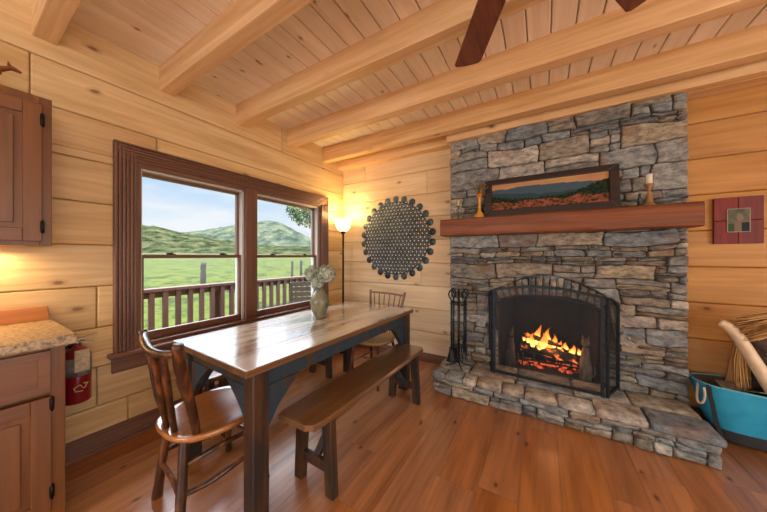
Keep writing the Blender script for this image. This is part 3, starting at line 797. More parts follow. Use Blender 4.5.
for k,nm in enumerate(('poker','shovel','brush','tongs')):
    a=k*pi/2+.9; cx_,sy_=.085*math.cos(a),.085*math.sin(a); b=MB()
    b.tube([(cx_,sy_,.16),(cx_,sy_,.66)],.009,8)
    b.tube([(cx_,sy_,.66),(cx_*1.4,sy_*1.4,.72),(cx_*1.0,sy_*1.0,.765),(cx_*.55,sy_*.55,.72),(cx_*.8,sy_*.8,.67)],.007,8)
    if nm=='shovel': b.add([(cx_-.04,sy_-.01,.16),(cx_+.04,sy_-.01,.16),(cx_+.045,sy_-.02,.05),(cx_-.045,sy_-.02,.05),(cx_-.04,sy_-.016,.16),(cx_+.04,sy_-.016,.16),(cx_+.045,sy_-.026,.05),(cx_-.045,sy_-.026,.05)],[(0,1,2,3),(4,7,6,5),(0,4,5,1),(1,5,6,2),(2,6,7,3),(3,7,4,0)])
    elif nm=='brush': b.tube([(cx_,sy_,.18),(cx_,sy_,.13),(cx_,sy_,.06)],[.014,.03,.04],12,wob=.4)
    elif nm=='tongs': b.tube([(cx_,sy_,.3),(cx_+.025,sy_,.2),(cx_+.01,sy_,.08)],.005,6); b.tube([(cx_,sy_,.3),(cx_-.025,sy_,.2),(cx_-.01,sy_,.08)],.005,6)
    else: b.tube([(cx_,sy_,.2),(cx_,sy_,.07)],[.007,.002],6); b.tube([(cx_,sy_,.13),(cx_+.02,sy_,.1),(cx_+.03,sy_,.12)],[.005,.005,.002],6)
    b.build(nm,M['black'],ft)
ft.location=(-.715,2.66,HZ+.001)

# ------------------------------------------------------------------ round mirror-like metal wall art
wa=empty('round_wall_art','large round dark metal wall hanging of pierced rings with a scalloped edge of cups','wall art')
cxw,czw,rw=-1.655,1.535,.47
b=MB(); s_=.052
for i in range(-12,13):
    for k in range(-12,13):
        x_=(i+.5*(k%2))*s_; z_=k*s_*.866; rr_=math.hypot(x_,z_)
        if rr_>rw+.012: continue
        n=10; vs=[];fs=[]; ro,ri=.0262,.0135
        for q in range(n):
            a=2*pi*q/n; ca,sa=math.cos(a),math.sin(a)
            dome=.04*max(0,1-(rr_/rw)**2)
            vs+= [(x_+ro*ca,-.012-dome,z_+ro*sa),(x_+ri*ca,-.018-dome,z_+ri*sa),(x_+ri*ca,-.002,z_+ri*sa)]
        for q in range(n):
            l=(q+1)%n; fs+= [(3*q,3*l,3*l+1,3*q+1),(3*q+1,3*l+1,3*l+2,3*q+2)]
        b.add(vs,fs)
M['metalart']=plain('pewter_metal_lattice','#2e3a42',.4,.35,nscale=4,ncol='#66757c')
b.build('ring_lattice',M['metalart'],wa)
b=MB(); b.tube([(rw*math.cos(k*2*pi/40),-.008,rw*math.sin(k*2*pi/40)) for k in range(40)],.009,8,closed=True,sub=1); b.build('rim',M['metalart'],wa)
b=MB(); 
for i in range(-12,13):
    for k in range(-12,13):
        x_=(i+.5*(k%2))*s_; z_=k*s_*.866; rr_=math.hypot(x_,z_)
        if rr_>rw+.012: continue
        b.lathe([(.0005,0),(.0142,0),(.0142,.004),(.0005,.004)],10,M=Matrix.Rotation(pi/2,4,'X'),at=(x_,-.010-.034*max(0,1-(rr_/rw)**2),z_))
b.build('mirror_disc',plain('mirror_discs','#f2efe2',.25,.0),wa)
for k in range(26):
    a=2*pi*(k+.5)/26; b=MB()
    b.lathe([(.001,-.002),(.044,-.002),(.048,-.034),(.041,-.036),(.037,-.008),(.001,-.008)],16,M=Matrix.Rotation(-pi/2,4,'X')@Matrix.Scale(-1,4,(0,0,1)),at=((rw+.042)*math.cos(a),-.001,(rw+.042)*math.sin(a)))
    b.build('rim_cup',M['metalart'],wa)
wa.location=(cxw,YB-.002,czw)

# ------------------------------------------------------------------ red wall picture
rp=empty('red_picture_board','distressed dark red board with a small white-edged portrait hung right of the chimney','picture')
b=MB()
for x0,x1 in ((1.135,1.255),(1.257,1.377)):
    for z0,z1 in ((1.393,1.566),(1.568,1.74)): b.box((x0,YB-.028,z0),(x1,YB-.004,z1))
b.build('board',wood('red_painted_boards','#54100c','#8a1c16',2,.5,knots=0,var=.3),rp,bev=.003)
b=MB(); b.box((1.198,YB-.034,1.478),(1.312,YB-.027,1.655)); b.build('photo_border',plain('off_white_paper','#9a927f',.5),rp)
b=MB(); gx,gz=30,40
for i in range(gx):
    for k in range(gz):
        u=(i+.5)/gx; v=(k+.5)/gz; c_=(.13+.08*ns(u*5,v*5),.14+.08*ns(u*5,v*5,2),.10)
        if (u-.55)**2/.02+(v-.62)**2/.03<1: c_=(.26,.19,.14)
        elif v<.45 and abs(u-.55)<.28-.1*v: c_=(.22,.16,.12)
        if u>.62 and v<.4: c_=(.02,.03,.04)
        if u<.3 and v<.35: c_=(.05,.08,.04)
        x_=1.203+.104*i/gx; z_=1.483+.167*k/gz
        b.add([(x_,YB-.0347,z_),(x_+.104/gx,YB-.0347,z_),(x_+.104/gx,YB-.0347,z_+.167/gz),(x_,YB-.0347,z_+.167/gz)],[(0,1,2,3)],c_)
b.build('photo',M['vcol'],rp)
place(rp,(1.256,YB-.004,1.39))

# ------------------------------------------------------------------ floor lamp
fl=empty('floor_lamp','lit torchiere floor lamp with frosted bowl shade in the corner beside the window','lamp')
b=MB(); b.lathe([(.001,0),(.13,0),(.13,.015),(.05,.035),(.02,.05),(.001,.05)],24); b.build('base',M['bronze'],fl)
b=MB(); b.tube([(0,0,.04),(0,0,1.645)],.013,12); b.lathe([(.001,1.60),(.03,1.61),(.035,1.64),(.02,1.65),(.001,1.65)],16); b.build('pole',M['bronze'],fl)
m,nt,bs=new_mat('frosted_glass_bowl'); bs.inputs['Base Color'].default_value=srgb('#f2e6cf'); bs.inputs['Emission Color'].default_value=srgb('#ffdfa8'); bs.inputs['Emission Strength'].default_value=1.3; bs.inputs['Roughness'].default_value=.5
n=MB(); pr=[(.04,1.635),(.07,1.65),(.095,1.69),(.108,1.74),(.135,1.80),(.142,1.806),(.128,1.80),(.1,1.742),(.088,1.695),(.06,1.66),(.035,1.648)]
sg=32; vs=[];fs=[]
for i,(r_,z_) in enumerate(pr):
    for k in range(sg):
        a=2*pi*k/sg; q=1+.035*math.cos(8*a)*(i/10 if i<6 else (10-i)/8); vs.append((r_*q*math.cos(a),r_*q*math.sin(a),z_))
for i in range(len(pr)-1):
    for k in range(sg): l=(k+1)%sg; fs.append((i*sg+k,i*sg+l,(i+1)*sg+l,(i+1)*sg+k))
n.add(vs,fs,smooth=True); n.build('lamp_shade',m,fl)
b=MB(); b.ball((0,0,1.72),(.03,.03,.04)); b.build('bulb',plain('lamp_bulb','#ffffff',.5,emit='#ffd08a',estr=12),fl)
fl.location=(-2.355,2.85,.001)

# ------------------------------------------------------------------ kitchen cabinets
uc=empty('wall_cabinet','dark cherry wooden wall cabinet at the left edge above the counter','cabinet')
X=-2.23
b=MB(); b.box((XL+.002,-.9,1.352),(X-.02,.302,2.125)); b.box((X-.02,.262,1.352),(X,.302,2.125)); b.box((X-.02,-.9,2.06),(X,.262,2.125)); b.box((X-.02,-.9,1.352),(X,.262,1.39)); b.box((X-.02,-.36,1.39),(X,-.3,2.06)); b.build('body',M['cab_z'],uc,bev=.002)
for y0,y1 in ((-.31,.268),(-.88,-.35)):
    d=empty('door'); d.parent=uc; d.empty_display_size=.02
    z0,z1=1.375,2.08
    for ya in (y0,y1-.06): k=MB(); k.box((X,ya,z0),(X+.02,ya+.06,z1)); k.build('door_stile',M['cab_z'],d,bev=.003)
    for za in (z0,z1-.065): k=MB(); k.box((X,y0+.06,za),(X+.019,y1-.06,za+.065)); k.build('door_rail',M['cab'],d,bev=.003)
    k=MB(); k.box((X,y0+.055,z0+.06),(X+.008,y1-.055,z1-.06)); k.box((X+.003,y0+.085,z0+.09),(X+.015,y1-.085,z1-.09)); k.build('door_panel',M['cab_z'],d,bev=.006)
    for z_ in (1.45,2.0):
        k=MB(); k.box((X+.001,y1-.008,z_-.028),(X+.024,y1+.008,z_+.028)); k.tube([(X+.025,y1,z_-.034),(X+.025,y1,z_+.034)],.0045,8); k.build('hinge',M['bronze'],d)
place(uc,(-2.39,-.3,1.352))
bc=empty('base_cabinet','cherry wooden base cabinet with drawer and door below the counter','cabinet')
X=-1.985
b=MB(); b.box((XL+.034,-.9,.09),(X-.02,.31,.87)); b.box((XL+.034,-.9,.0),(X-.08,.31,.09)); b.box((X-.02,.262,.0),(X,.31,.87)); b.box((X-.02,-.9,.83),(X,.262,.87)); b.box((X-.02,-.9,.655),(X,.262,.69)); b.box((X-.02,-.9,.09),(X,.262,.13)); b.build('body',M['cab_z'],bc,bev=.002)
b=MB(); b.box((X,-.3,.664),(X+.02,.262,.86)); b.box((X+.02,-.27,.70),(X+.022,.225,.825)); b.build('drawer',M['cab'],bc,bev=.005)
d=empty('door'); d.parent=bc; y0,y1,z0,z1=-.3,.266,.105,.645
for ya in (y0,y1-.06): k=MB(); k.box((X,ya,z0),(X+.02,ya+.06,z1)); k.build('door_stile',M['cab_z'],d,bev=.003)
for za in (z0,z1-.06): k=MB(); k.box((X,y0+.06,za),(X+.019,y1-.06,za+.06)); k.build('door_rail',M['cab'],d,bev=.003)
k=MB(); k.box((X,y0+.055,z0+.055),(X+.008,y1-.055,z1-.055)); k.box((X+.003,y0+.085,z0+.085),(X+.015,y1-.085,z1-.085)); k.build('door_panel',M['cab_z'],d,bev=.006)
for z_ in (.2,.61):
    k=MB(); k.box((X+.001,y1-.008,z_-.026),(X+.024,y1+.008,z_+.026)); k.tube([(X+.025,y1,z_-.032),(X+.025,y1,z_+.032)],.0045,8); k.build('hinge',M['bronze'],d)
place(bc,(-2.25,-.3,0))
b=MB(); b.box((XL+.002,-.9,.872),(-1.955,.345,.92))
tag(place(b.build('countertop',M['granite'],bev=.008),(-2.25,-.3,.872)),'speckled beige laminate countertop on the wooden base cabinet','countertop')
b=MB(); b.prism([(-.9,.921),(.335,.921),(.325,1.0),(-.9,1.0)],XL+.002,XL+.022,0)
tag(b.build('backsplash_board',M['splash'],bev=.002),'low orange wood backsplash strip standing on the countertop against the wall','backsplash')
# under-cabinet light
b=MB(); b.box((-2.50,-.55,1.325),(-2.42,.15,1.351)); ucl=tag(place(b.build('under_cabinet_light',plain('lamp_diffuser','#fff0d0',.5,emit='#ffc070',estr=3)),(-2.46,-.2,1.338)),'slim warm light bar fixed beneath the wall cabinet','light')
# animal figurine
fg=empty('animal_figurine','small carved brown wooden animal figurine standing on top of the wall cabinet','figurine')
b=MB()
b.tube([(0,-.09,.085),(0,-.03,.088),(0,.03,.086),(0,.06,.092)],[.022,.026,.024,.018],12)
b.tube([(0,.05,.095),(0,.08,.12),(0,.095,.13)],[.016,.012,.012],10); b.tube([(0,.088,.133),(0,.115,.126),(0,.128,.122)],[.014,.010,.006],10)
for s_ in (-1,1):
    b.tube([(s_*.012,.045,.085),(s_*.013,.05,.045),(s_*.013,.046,0)],[.011,.006,.006],8); b.tube([(s_*.012,-.08,.085),(s_*.014,-.09,.045),(s_*.013,-.078,0)],[.013,.006,.006],8)
b.tube([(0,-.108,.09),(0,-.12,.075)],[.006,.003],6); b.build('body',M['mantel'],fg)
for s_ in (-1,1):
    b=MB(); b.tube([(s_*.008,.088,.142),(s_*.016,.082,.158)],[.006,.002],6); b.build('ear',M['mantel'],fg)
fg.location=(-2.27,.095,2.126); fg.scale=(.9,.9,.85)
# fire extinguisher
fe=empty('fire_extinguisher','red fire extinguisher with a hanging white tag on the wall beside the base cabinet','fire extinguisher')
prf=[(.001,0),(.056,0),(.06,.008),(.06,.28),(.055,.30),(.035,.325),(.018,.335),(.018,.345),(.001,.345)]
b=MB(); b.lathe(prf,28); b.build('cylinder',plain('red_enamel','#7c1220',.3,nscale=3,ncol='#8a1826',coat=.4),fe)
b=MB(); b.lathe([(.0605,.165),(.0612,.165),(.0612,.275),(.0605,.275)],28); b.build('grey_label_band',plain('grey_label','#8a8a88',.5,nscale=25,ncol='#5d5e60'),fe)
b=MB(); b.lathe([(.001,.34),(.016,.34),(.016,.375),(.001,.375)],14); b.tube([(0,0,.36),(0,.03,.365)],.008,8); b.build('valve',plain('dull_metal','#9a9488',.35,.8),fe)
b=MB(); b.bar((0,-.02,.372),(0,.085,.40),.018,.006); b.bar((0,-.02,.365),(0,.07,.355),.018,.005); b.build('handle',plain('chromed_handle','#b8b4aa',.3,.9),fe)
b=MB(); b.tube([(.01,-.02,.36),(.02,-.06,.33),(.03,-.07,.22),(.02,-.064,.12)],.008,8); b.build('hose',M['black'],fe)
b=MB(); b.box((.063,-.022,.195),(.065,.04,.325)); b.build('paper_tag',plain('cream_tag','#d8cdb0',.6,nscale=60,ncol='#b8a88c'),fe)
b=MB()
for (ya,za,yb,zb) in ((-.025,.10,.0,.115),(0,.115,.015,.09),(-.02,.08,.012,.075),(.015,.12,.035,.118),(.03,.12,.02,.09),(-.025,.10,-.018,.08)):
    b.bar((.0605,ya,za),(.0605,yb,zb),.004,.008,up=(1,0,0))
b.build('emblem',plain('pale_yellow_print','#cbbf7c',.5),fe)
b=MB(); b.box((-.085,-.02,.20),(-.055,.02,.34)); b.build('bracket',M['black'],fe)
fe.location=(XL+.087,.432,.405)

# ------------------------------------------------------------------ table
tb=empty('dining_table','long rustic wooden dining table with worn pale top and distressed navy base','table')
TW,TL,TH=.82,1.70,.77
b=MB(); xx=-TW/2
for w in (.18,.22,.2,.22): b.box((xx+.0002,-TL/2+0,TH-.032),(xx+w-.0002,TL/2,TH)); xx+=w
b.build('tabletop',M['ttop'],tb,bev=.0025)
b=MB(); e_=.006
for sx in (-1,1):
    b.box((min(sx*TW/2,sx*(TW/2+e_)),-TL/2-e_,TH-.034),(max(sx*TW/2,sx*(TW/2+e_)),TL/2+e_,TH-.002)); b.box((-TW/2,min(sx*(TL/2),sx*(TL/2+e_)),TH-.034),(TW/2,max(sx*TL/2,sx*(TL/2+e_)),TH-.002))
tag(b.build('edge_strip',M['tedge'],tb,bev=.002),'worn brown edge of the table top')
b=MB(); lx,ly=TW/2-.052,TL/2-.08; az0=TH-.13
b.box((lx-.02,-ly,az0),(lx+.012,ly,TH-.032)); b.box((-lx-.012,-ly,az0),(-lx+.02,ly,TH-.032)); b.box((-lx,-ly-.012,az0),(lx,-ly+.02,TH-.032)); b.box((-lx,ly-.02,az0),(lx,ly+.012,TH-.032))
b.build('apron',M['navy'],tb,bev=.003)
for sx in (-1,1):
    for sy in (-1,1):
        b=MB(); b.box((sx*lx-.043,sy*ly-.043,0),(sx*lx+.043,sy*ly+.043,TH-.033)); b.build('leg',M['navyleg'],tb,bev=.006)
        b=MB()
        def brace(ax):
            s2=sx if ax==0 else sy
            c0=(lx if ax==0 else ly)-.02
            poly=[(c0,TH-.13),(c0-.24,TH-.13),(c0-.17,TH-.185),(c0-.09,TH-.26),(c0-.0,TH-.40)]
            if ax==0: b.prism([(s2*p[0],p[1]) for p in poly],sy*ly-.018,sy*ly+.018,1)
            else: b.prism([(s2*p[0],p[1]) for p in poly],sx*lx-.018,sx*lx+.018,0)
        brace(0); brace(1); b.build('brace',M['navy'],tb,bev=.003)
tb.location=(-1.548,1.585,0); tb.rotation_euler.z=rad(-1.9)

# ------------------------------------------------------------------ benches
def bench():
    e=empty('bench'); BL,BW,BH=1.39,.275,.45
    b=MB(); n=10; P=[]
    hw=BW/2; hl=BL/2
    P=[(-hw+.02,-hl),(hw-.05,-hl+.004),(hw-.015,-hl+.03),(hw,-hl+.09),(hw+.003,0),(hw-.004,hl-.04),(hw-.03,hl),(-hw+.03,hl-.004),(-hw,hl-.05),(-hw-.003,0),(-hw+.004,-hl+.04)]
    b.prism(P,BH-.032,BH,2); b.build('seat',M['benchtop'],e,bev=.007)
    for sy in (-1,1):
        y=sy*(hl-.16)
        for sx in (-1,1):
            b=MB(); b.add([(sx*.125-.03,y-.022,0),(sx*.125+.03,y-.022,0),(sx*.125+.03,y+.022,0),(sx*.125-.03,y+.022,0),(sx*.10-.035,y-.022,BH-.032),(sx*.10+.035,y-.022,BH-.032),(sx*.10+.035,y+.022,BH-.032),(sx*.10-.035,y+.022,BH-.032)],[(0,3,2,1),(4,5,6,7),(0,1,5,4),(1,2,6,5),(2,3,7,6),(3,0,4,7)]); b.build('leg',M['navyleg'],e,bev=.004)
        b=MB(); b.box((-.11,y-.015,.12),(.11,y+.015,.175)); b.build('crossbar',M['navyleg'],e,bev=.003)
        b=MB(); b.bar((0,y-sy*.0,.15),(0,y-sy*.23,BH-.035),.04,.028); b.build('brace',M['navy'],e,bev=.003)
    return e
b1=bench(); tag(b1,'rustic wooden bench on the near side of the dining table, nearest the fireplace','bench','benches along the dining table')
b2=copy_tree(b1); tag(b2,'rustic wooden bench half under the dining table on the window side','bench','benches along the dining table')
b1.location=(-1.088,1.625,0); b1.rotation_euler.z=rad(-1.4)
b2.location=(-2.09,1.60,0); b2.rotation_euler.z=rad(-1)

# ------------------------------------------------------------------ rustic twig chair
ch=empty('rustic_chair','glossy twig-back wooden chair with saddle seat at the near end of the table','chair')
def seat_mesh(b,cx_,cy_,hw,hd,z,th,dish=.018,front=1,sq=2.6):
    n=32; rings=[0,.35,.65,.88,.97,1.0]; vs=[];fs=[]
    def pt(s_,k):
        a=2*pi*k/n; ca,sa=math.cos(a),math.sin(a)
        q=(abs(ca)**sq+abs(sa)**sq)**(-1/sq)
        return cx_+hw*s_*ca*q*(1+.05*front*sa*q),cy_+hd*s_*sa*q
    vs.append((cx_,cy_,z-dish))
    for s_ in rings[1:]:
        for k in range(n):
            x_,y_=pt(s_,k); vs.append((x_,y_,z-dish*(1-s_**3)+(-.004 if s_==1 else 0)))
    for s_,zz in ((1.0,z-th*.6),(.96,z-th)):
        for k in range(n): x_,y_=pt(s_,k); vs.append((x_,y_,zz))
    for k in range(n): fs.append((0,1+k,1+(k+1)%n))
    for i in range(6):
        for k in range(n): l=(k+1)%n; fs.append((1+i*n+k,1+(i+1)*n+k,1+(i+1)*n+l,1+i*n+l))
    fs.append(tuple(1+6*n+k for k in range(n)))
    b.add(vs,fs,(.5,.5,.5),True)
b=MB(); seat_mesh(b,-1.575,.785,.232,.242,.455,.035); b.build('seat',M['chairseat'],ch)
def stick(name,pts,r_,parent,mat=M['twig'],wob=.25,seg=10):
    b=MB(); b.tube(pts,r_,seg,wob=wob,sub=6); return b.build(name,mat,parent)
stick('leg',[(-1.70,.62,.43),(-1.74,.605,.2),(-1.785,.60,0)],[.02,.021,.024],ch)
stick('leg',[(-1.47,.60,.43),(-1.462,.585,.2),(-1.45,.57,0)],[.021,.023,.025],ch)
stick('leg',[(-1.71,.93,.43),(-1.75,.96,.2),(-1.80,.99,0)],[.02,.02,.021],ch)
stick('leg',[(-1.44,.93,.43),(-1.41,.95,.2),(-1.385,.975,0)],[.02,.02,.021],ch)
stick('stretcher',[(-1.462,.59,.30),(-1.44,.75,.315),(-1.425,.94,.31)],[.011,.013,.011],ch)
stick('stretcher',[(-1.458,.58,.17),(-1.44,.70,.16),(-1.41,.84,.19),(-1.398,.96,.2)],[.012,.014,.014,.012],ch)
stick('stretcher',[(-1.73,.61,.26),(-1.745,.78,.25),(-1.765,.96,.27)],[.011,.013,.011],ch)
stick('stretcher',[(-1.74,.605,.2),(-1.6,.6,.17),(-1.46,.585,.13)],[.011,.012,.011],ch)
stick('stretcher',[(-1.745,.955,.22),(-1.58,.96,.24),(-1.40,.955,.22)],[.011,.012,.011],ch)
# back posts lean outward, crest rail bows back
stick('back_post',[(-1.665,.60,.44),(-1.665,.565,.6),(-1.645,.53,.78),(-1.645,.50,.915),(-1.648,.497,.945)],[.015,.017,.016,.019,.016],ch)
stick('back_post',[(-1.43,.635,.44),(-1.395,.60,.58),(-1.345,.545,.76),(-1.295,.505,.90),(-1.285,.50,.935)],[.017,.021,.024,.023,.02],ch)
stick('back_spindle',[(-1.60,.575,.44),(-1.555,.54,.62),(-1.49,.50,.78),(-1.43,.467,.89)],[.012,.014,.014,.012],ch)
stick('back_spindle',[(-1.535,.585,.44),(-1.49,.55,.6),(-1.42,.51,.76),(-1.368,.478,.885)],[.013,.015,.015,.012],ch)
b=MB(); b.tube([(-1.645,.50,.925),(-1.56,.475,.915),(-1.45,.462,.893),(-1.36,.478,.888),(-1.30,.503,.895)],[.017,.018,.017,.015,.015],12,wob=.15,sub=6); b.build('crest_rail',M['twig'],ch)
place(ch,(-1.585,.785,0))

# ------------------------------------------------------------------ far spindle chair
wc=empty('spindle_chair','brown spindle-back wooden chair at the far end of the table by the back wall','chair')
b=MB(); seat_mesh(b,0,0,.22,.21,.45,.035,.014,-1); b.build('seat',M['wseat'],wc)
W=M['windsor']
legm=plain('dark_red_brown_paint','#4a1f18',.35,nscale=10,ncol='#63301f')
for sx in (-1,1):
    stick('leg',[(sx*.15,-.13,.42),(sx*.17,-.16,.2),(sx*.19,-.19,0)],[.014,.018,.013],wc,legm,0); stick('leg',[(sx*.14,.14,.42),(sx*.165,.18,.2),(sx*.185,.22,0)],[.014,.018,.013],wc,legm,0)
    stick('stretcher',[(sx*.165,-.15,.2),(sx*.16,.17,.2)],[.009,.009],wc,W,0)
    stick('back_post',[(sx*.175,.17,.44),(sx*.2,.215,.68),(sx*.235,.26,.90)],[.013,.015,.014],wc,W,0)
stick('stretcher',[(-.165,0,.2),(.165,0,.2)],[.009,.009],wc,W,0)
for k in range(6):
    t=(k-2.5)/2.5; stick('back_spindle',[(t*.13,.185,.44),(t*.155,.23,.68),(t*.18,.262,.87)],[.007,.008,.006],wc,W,0,8)
b=MB(); b.tube([(-.228,.252,.875),(0,.275,.872),(.228,.252,.865)],[.018,.02,.018],10,flat=.55); b.build('crest_rail',W,wc)
wc.location=(-1.535,2.36,0); wc.rotation_euler.z=rad(-3)

# ------------------------------------------------------------------ vase of hydrangeas
va=empty('flower_vase','mottled green and brown ceramic vase with dried pale hydrangeas on the dining table','vase')
b=MB(); b.lathe([(.001,0),(.036,0),(.04,.01),(.062,.06),(.078,.115),(.08,.145),(.068,.19),(.045,.225),(.032,.24),(.034,.252),(.026,.252),(.024,.235),(.001,.2)],28)
m,nt,bs=new_mat('mottled_glaze'); n=N(nt,'ShaderNodeTexNoise',Scale=9.0,Detail=5.0,Distortion=1.2); L(nt,coords(nt,(1,1,1.1),False),n.inputs['Vector'])
L(nt,ramp(nt,n.outputs[0],[(.3,srgb('#4a524e')),(.45,srgb('#727a68')),(.58,srgb('#8e8260')),(.7,srgb('#8a6a48'))]),bs.inputs['Base Color']); bs.inputs['Roughness'].default_value=.25
b.build('vase_body',m,va)
hyd=plain('dried_hydrangea_petals','#72887c',.8,nscale=30,ncol='#c9cdb9')
for (hx,hz,hr,hy) in ((-.085,.375,.062,.0),(.095,.38,.068,-.01),(.01,.30,.045,-.03),(.0,.39,.04,.04)):
    st=MB(); st.tube([(0,0,.22),(hx*.5,hy*.5,.22+(hz-.22)*.6),(hx,hy,hz)],.004,6); st.build('stem',plain('dry_stem','#6c6a48',.8),va)
    b=MB(); n=170
    for k in range(n):
        ph=math.acos(1-2*(k+.5)/n); th=k*2.39996; d=Vector((math.sin(ph)*math.cos(th),math.sin(ph)*math.sin(th),math.cos(ph)))
        p=Vector((hx,hy,hz))+d*hr*R.uniform(.8,1.14); e1=d.orthogonal().normalized(); e1.rotate(Matrix.Rotation(R.uniform(0,6),3,d)); e2=d.cross(e1); s_=R.uniform(.011,.017); col=(R.random(),R.random(),R.random())
        for q in range(4):
            a=q*pi/2; u=e1*math.cos(a)+e2*math.sin(a); w_=e1*-math.sin(a)+e2*math.cos(a)
            b.add([p,p+u*s_*.6+w_*s_*.5+d*.002,p+u*s_*1.1+d*.005,p+u*s_*.6-w_*s_*.5+d*.002],[(0,1,2,3)],col)
    b.ball((hx,hy,hz),hr*.6,10,8); b.build('hydrangea_head',hyd,va)
va.location=(-1.625,1.655,TH+.0005)

# ------------------------------------------------------------------ ceiling fan
fn_=empty('ceiling_fan','dark wood bladed ceiling fan hanging overhead, mostly above the frame','ceiling fan')
FX,FY,FZ=0.0,.84,2.35
b=MB(); b.lathe([(.001,.35),(.07,.35),(.06,.30),(.02,.28),(.013,.28),(.013,.12),(.05,.11),(.11,.08),(.125,.03),(.11,-.02),(.06,-.05),(.001,-.055)],28,at=(FX,FY,FZ+.04)); b.build('motor',M['bronze'],fn_)
for ang in (118.8,59.3,190,262,334):
    a=rad(ang); d=Vector((math.cos(a),math.sin(a),0)); e=d.cross(Vector((0,0,1))); c0=Vector((FX,FY,FZ))
    b=MB(); P=[]
    hw0,hw1=.055,.072; L0,L1=.2,.735
    pl=[(L0,-hw0),(L0+.03,-hw0-.004),(L1-.02,-hw1),(L1-.004,-hw1+.012),(L1,-.03),(L1+.003,.0),(L1,.03),(L1-.004,hw1-.012),(L1-.02,hw1),(L0+.03,hw0+.004),(L0,hw0)]
    vs=[]
    for zz in (-.005,.004):
        for (l_,w_) in pl: vs.append(c0+d*l_+e*w_*math.cos(rad(10))+Vector((0,0,zz+w_*math.sin(rad(10)))))
    k=len(pl); b.add(vs,[tuple(range(k))[::-1],tuple(range(k,2*k))]+[(i,(i+1)%k,(i+1)%k+k,i+k) for i in range(k)])
    fb=M['fanblade'].copy(); b.build('blade',M['fanblade'],fn_,bev=.002)
    b=MB(); b.bar(c0+d*.08+Vector((0,0,.02)),c0+d*.26+Vector((0,0,.008)),.04,.006); b.build('blade_bracket',M['bronze'],fn_)
place(fn_,(FX,FY,ZC))

# ------------------------------------------------------------------ firewood carrier and contents
fc=empty('firewood_carrier','bright turquoise canvas firewood carrier on the floor right of the hearth','log carrier')
ring=[]
def carr(t,k,n,off=0):
    # t 0 bottom .. 1 rim ; rounded-rect plan
    a=2*pi*k/n; q=(abs(math.cos(a))**4+abs(math.sin(a))**4)**(-.25)
    hw=.23+.13*t**.6-off; hd=.085+.1*t**.7-off; cy_=2.87-.025*t
    x_=1.32+hw*math.cos(a)*q; y_=cy_+hd*math.sin(a)*q
    z_=.012+.39*t
    if t>.9: z_+=-.02*math.cos(a)**1*0+.012*math.sin(a*2)
    x_+=.006*ns(x_*9,z_*9,k*.3); y_+=.010*ns(x_*7,z_*6,3)*t
    return (x_,y_,z_)
n=48; TT=[0,.04,.12,.25,.4,.55,.7,.85,.95,1.0]; vs=[];fs=[]
for t in TT:
    for k in range(n): vs.append(carr(t,k,n))
for t in TT[::-1]:
    for k in range(n): p=carr(t,k,n,.006); vs.append((p[0],p[1],p[2]+(.004 if t<1 else 0)))
for i in range(len(TT)*2-1):
    for k in range(n): l=(k+1)%n; fs.append((i*n+k,i*n+l,(i+1)*n+l,(i+1)*n+k))
fs.append(tuple(range(n))[::-1]); fs.append(tuple((2*len(TT)-1)*n+k for k in range(n)))
b=MB(); b.add(vs,fs,(.4,.4,.4),True)
b.v=b.v[:]
half=len(TT)*n; keep=[(f_,c_,q_) for f_,c_,q_ in zip(b.f,b.c,b.s)]
inn=MB(); inn.v=b.v[half:]+[]; low=MB(); low.v=list(b.v)
body=[];inner=[];lowf=[]
for f_,c_,q_ in keep:
    if min(f_)>=half: inner.append([i-half for i in f_])
    elif max(f_)<n*4: lowf.append(f_)
    else: body.append(f_)
def sub(v,fl,col):
    m_=MB(); ids=sorted({i for f_ in fl for i in f_}); mp={a:k for k,a in enumerate(ids)}
    m_.v=[v[i] for i in ids]; m_.f=[[mp[i] for i in f_] for f_ in fl]; m_.c=[col]*len(fl); m_.s=[True]*len(fl); return m_
sub(b.v,body,(.4,.4,.4)).build('canvas_body',plain('turquoise_canvas','#1b93bd',.65,nscale=7,ncol='#2fa9d0',bump=.2),fc)
sub(b.v[half:],inner,(.4,.4,.4)).build('grey_lining',plain('grey_lining','#5c564e',.8),fc)
sub(b.v,lowf,(.4,.4,.4)).build('dark_bottom',plain('dark_canvas_bottom','#33363a',.8),fc)
b=MB(); b.tube([carr(1.0,k,n) for k in range(n)],.006,8,closed=True,sub=1); b.build('rim_binding',plain('pale_blue_binding','#5ab8d0',.6),fc)
for (kk,lab) in ((29,'a'),(41,'b')):
    b=MB(); P=[]
    for t in (0.02,.15,.3,.5,.7,.85,1.0):
        p=Vector(carr(t,kk,n)); P.append(p+Vector((0,-.004,0)))
    for a_,c_ in zip(P,P[1:]): b.bar(a_,c_,.03,.004,up=(0,-1,0),ext=.002)
    b.build('strap',plain('black_webbing','#22262a',.8),fc)
b=MB(); p0=Vector(carr(1.0,25,n)); 
b.tube([(.965,2.80,.39),(.955,2.785,.33),(.95,2.77,.275),(.958,2.75,.262),(.966,2.73,.29),(.968,2.715,.34),(.962,2.715,.39)],.007,8,wob=.1); b.build('rope_handle',plain('cream_rope','#c9bca4',.8),fc)
place(fc,(1.32,2.87,0))
pale=wood('split_wood','#c9a074','#e0c096',2,.6,knots=0); barkm=plain('dark_bark','#2e2622',.9,nscale=24,ncol='#54463c',bump=.7)
FLIP=-1
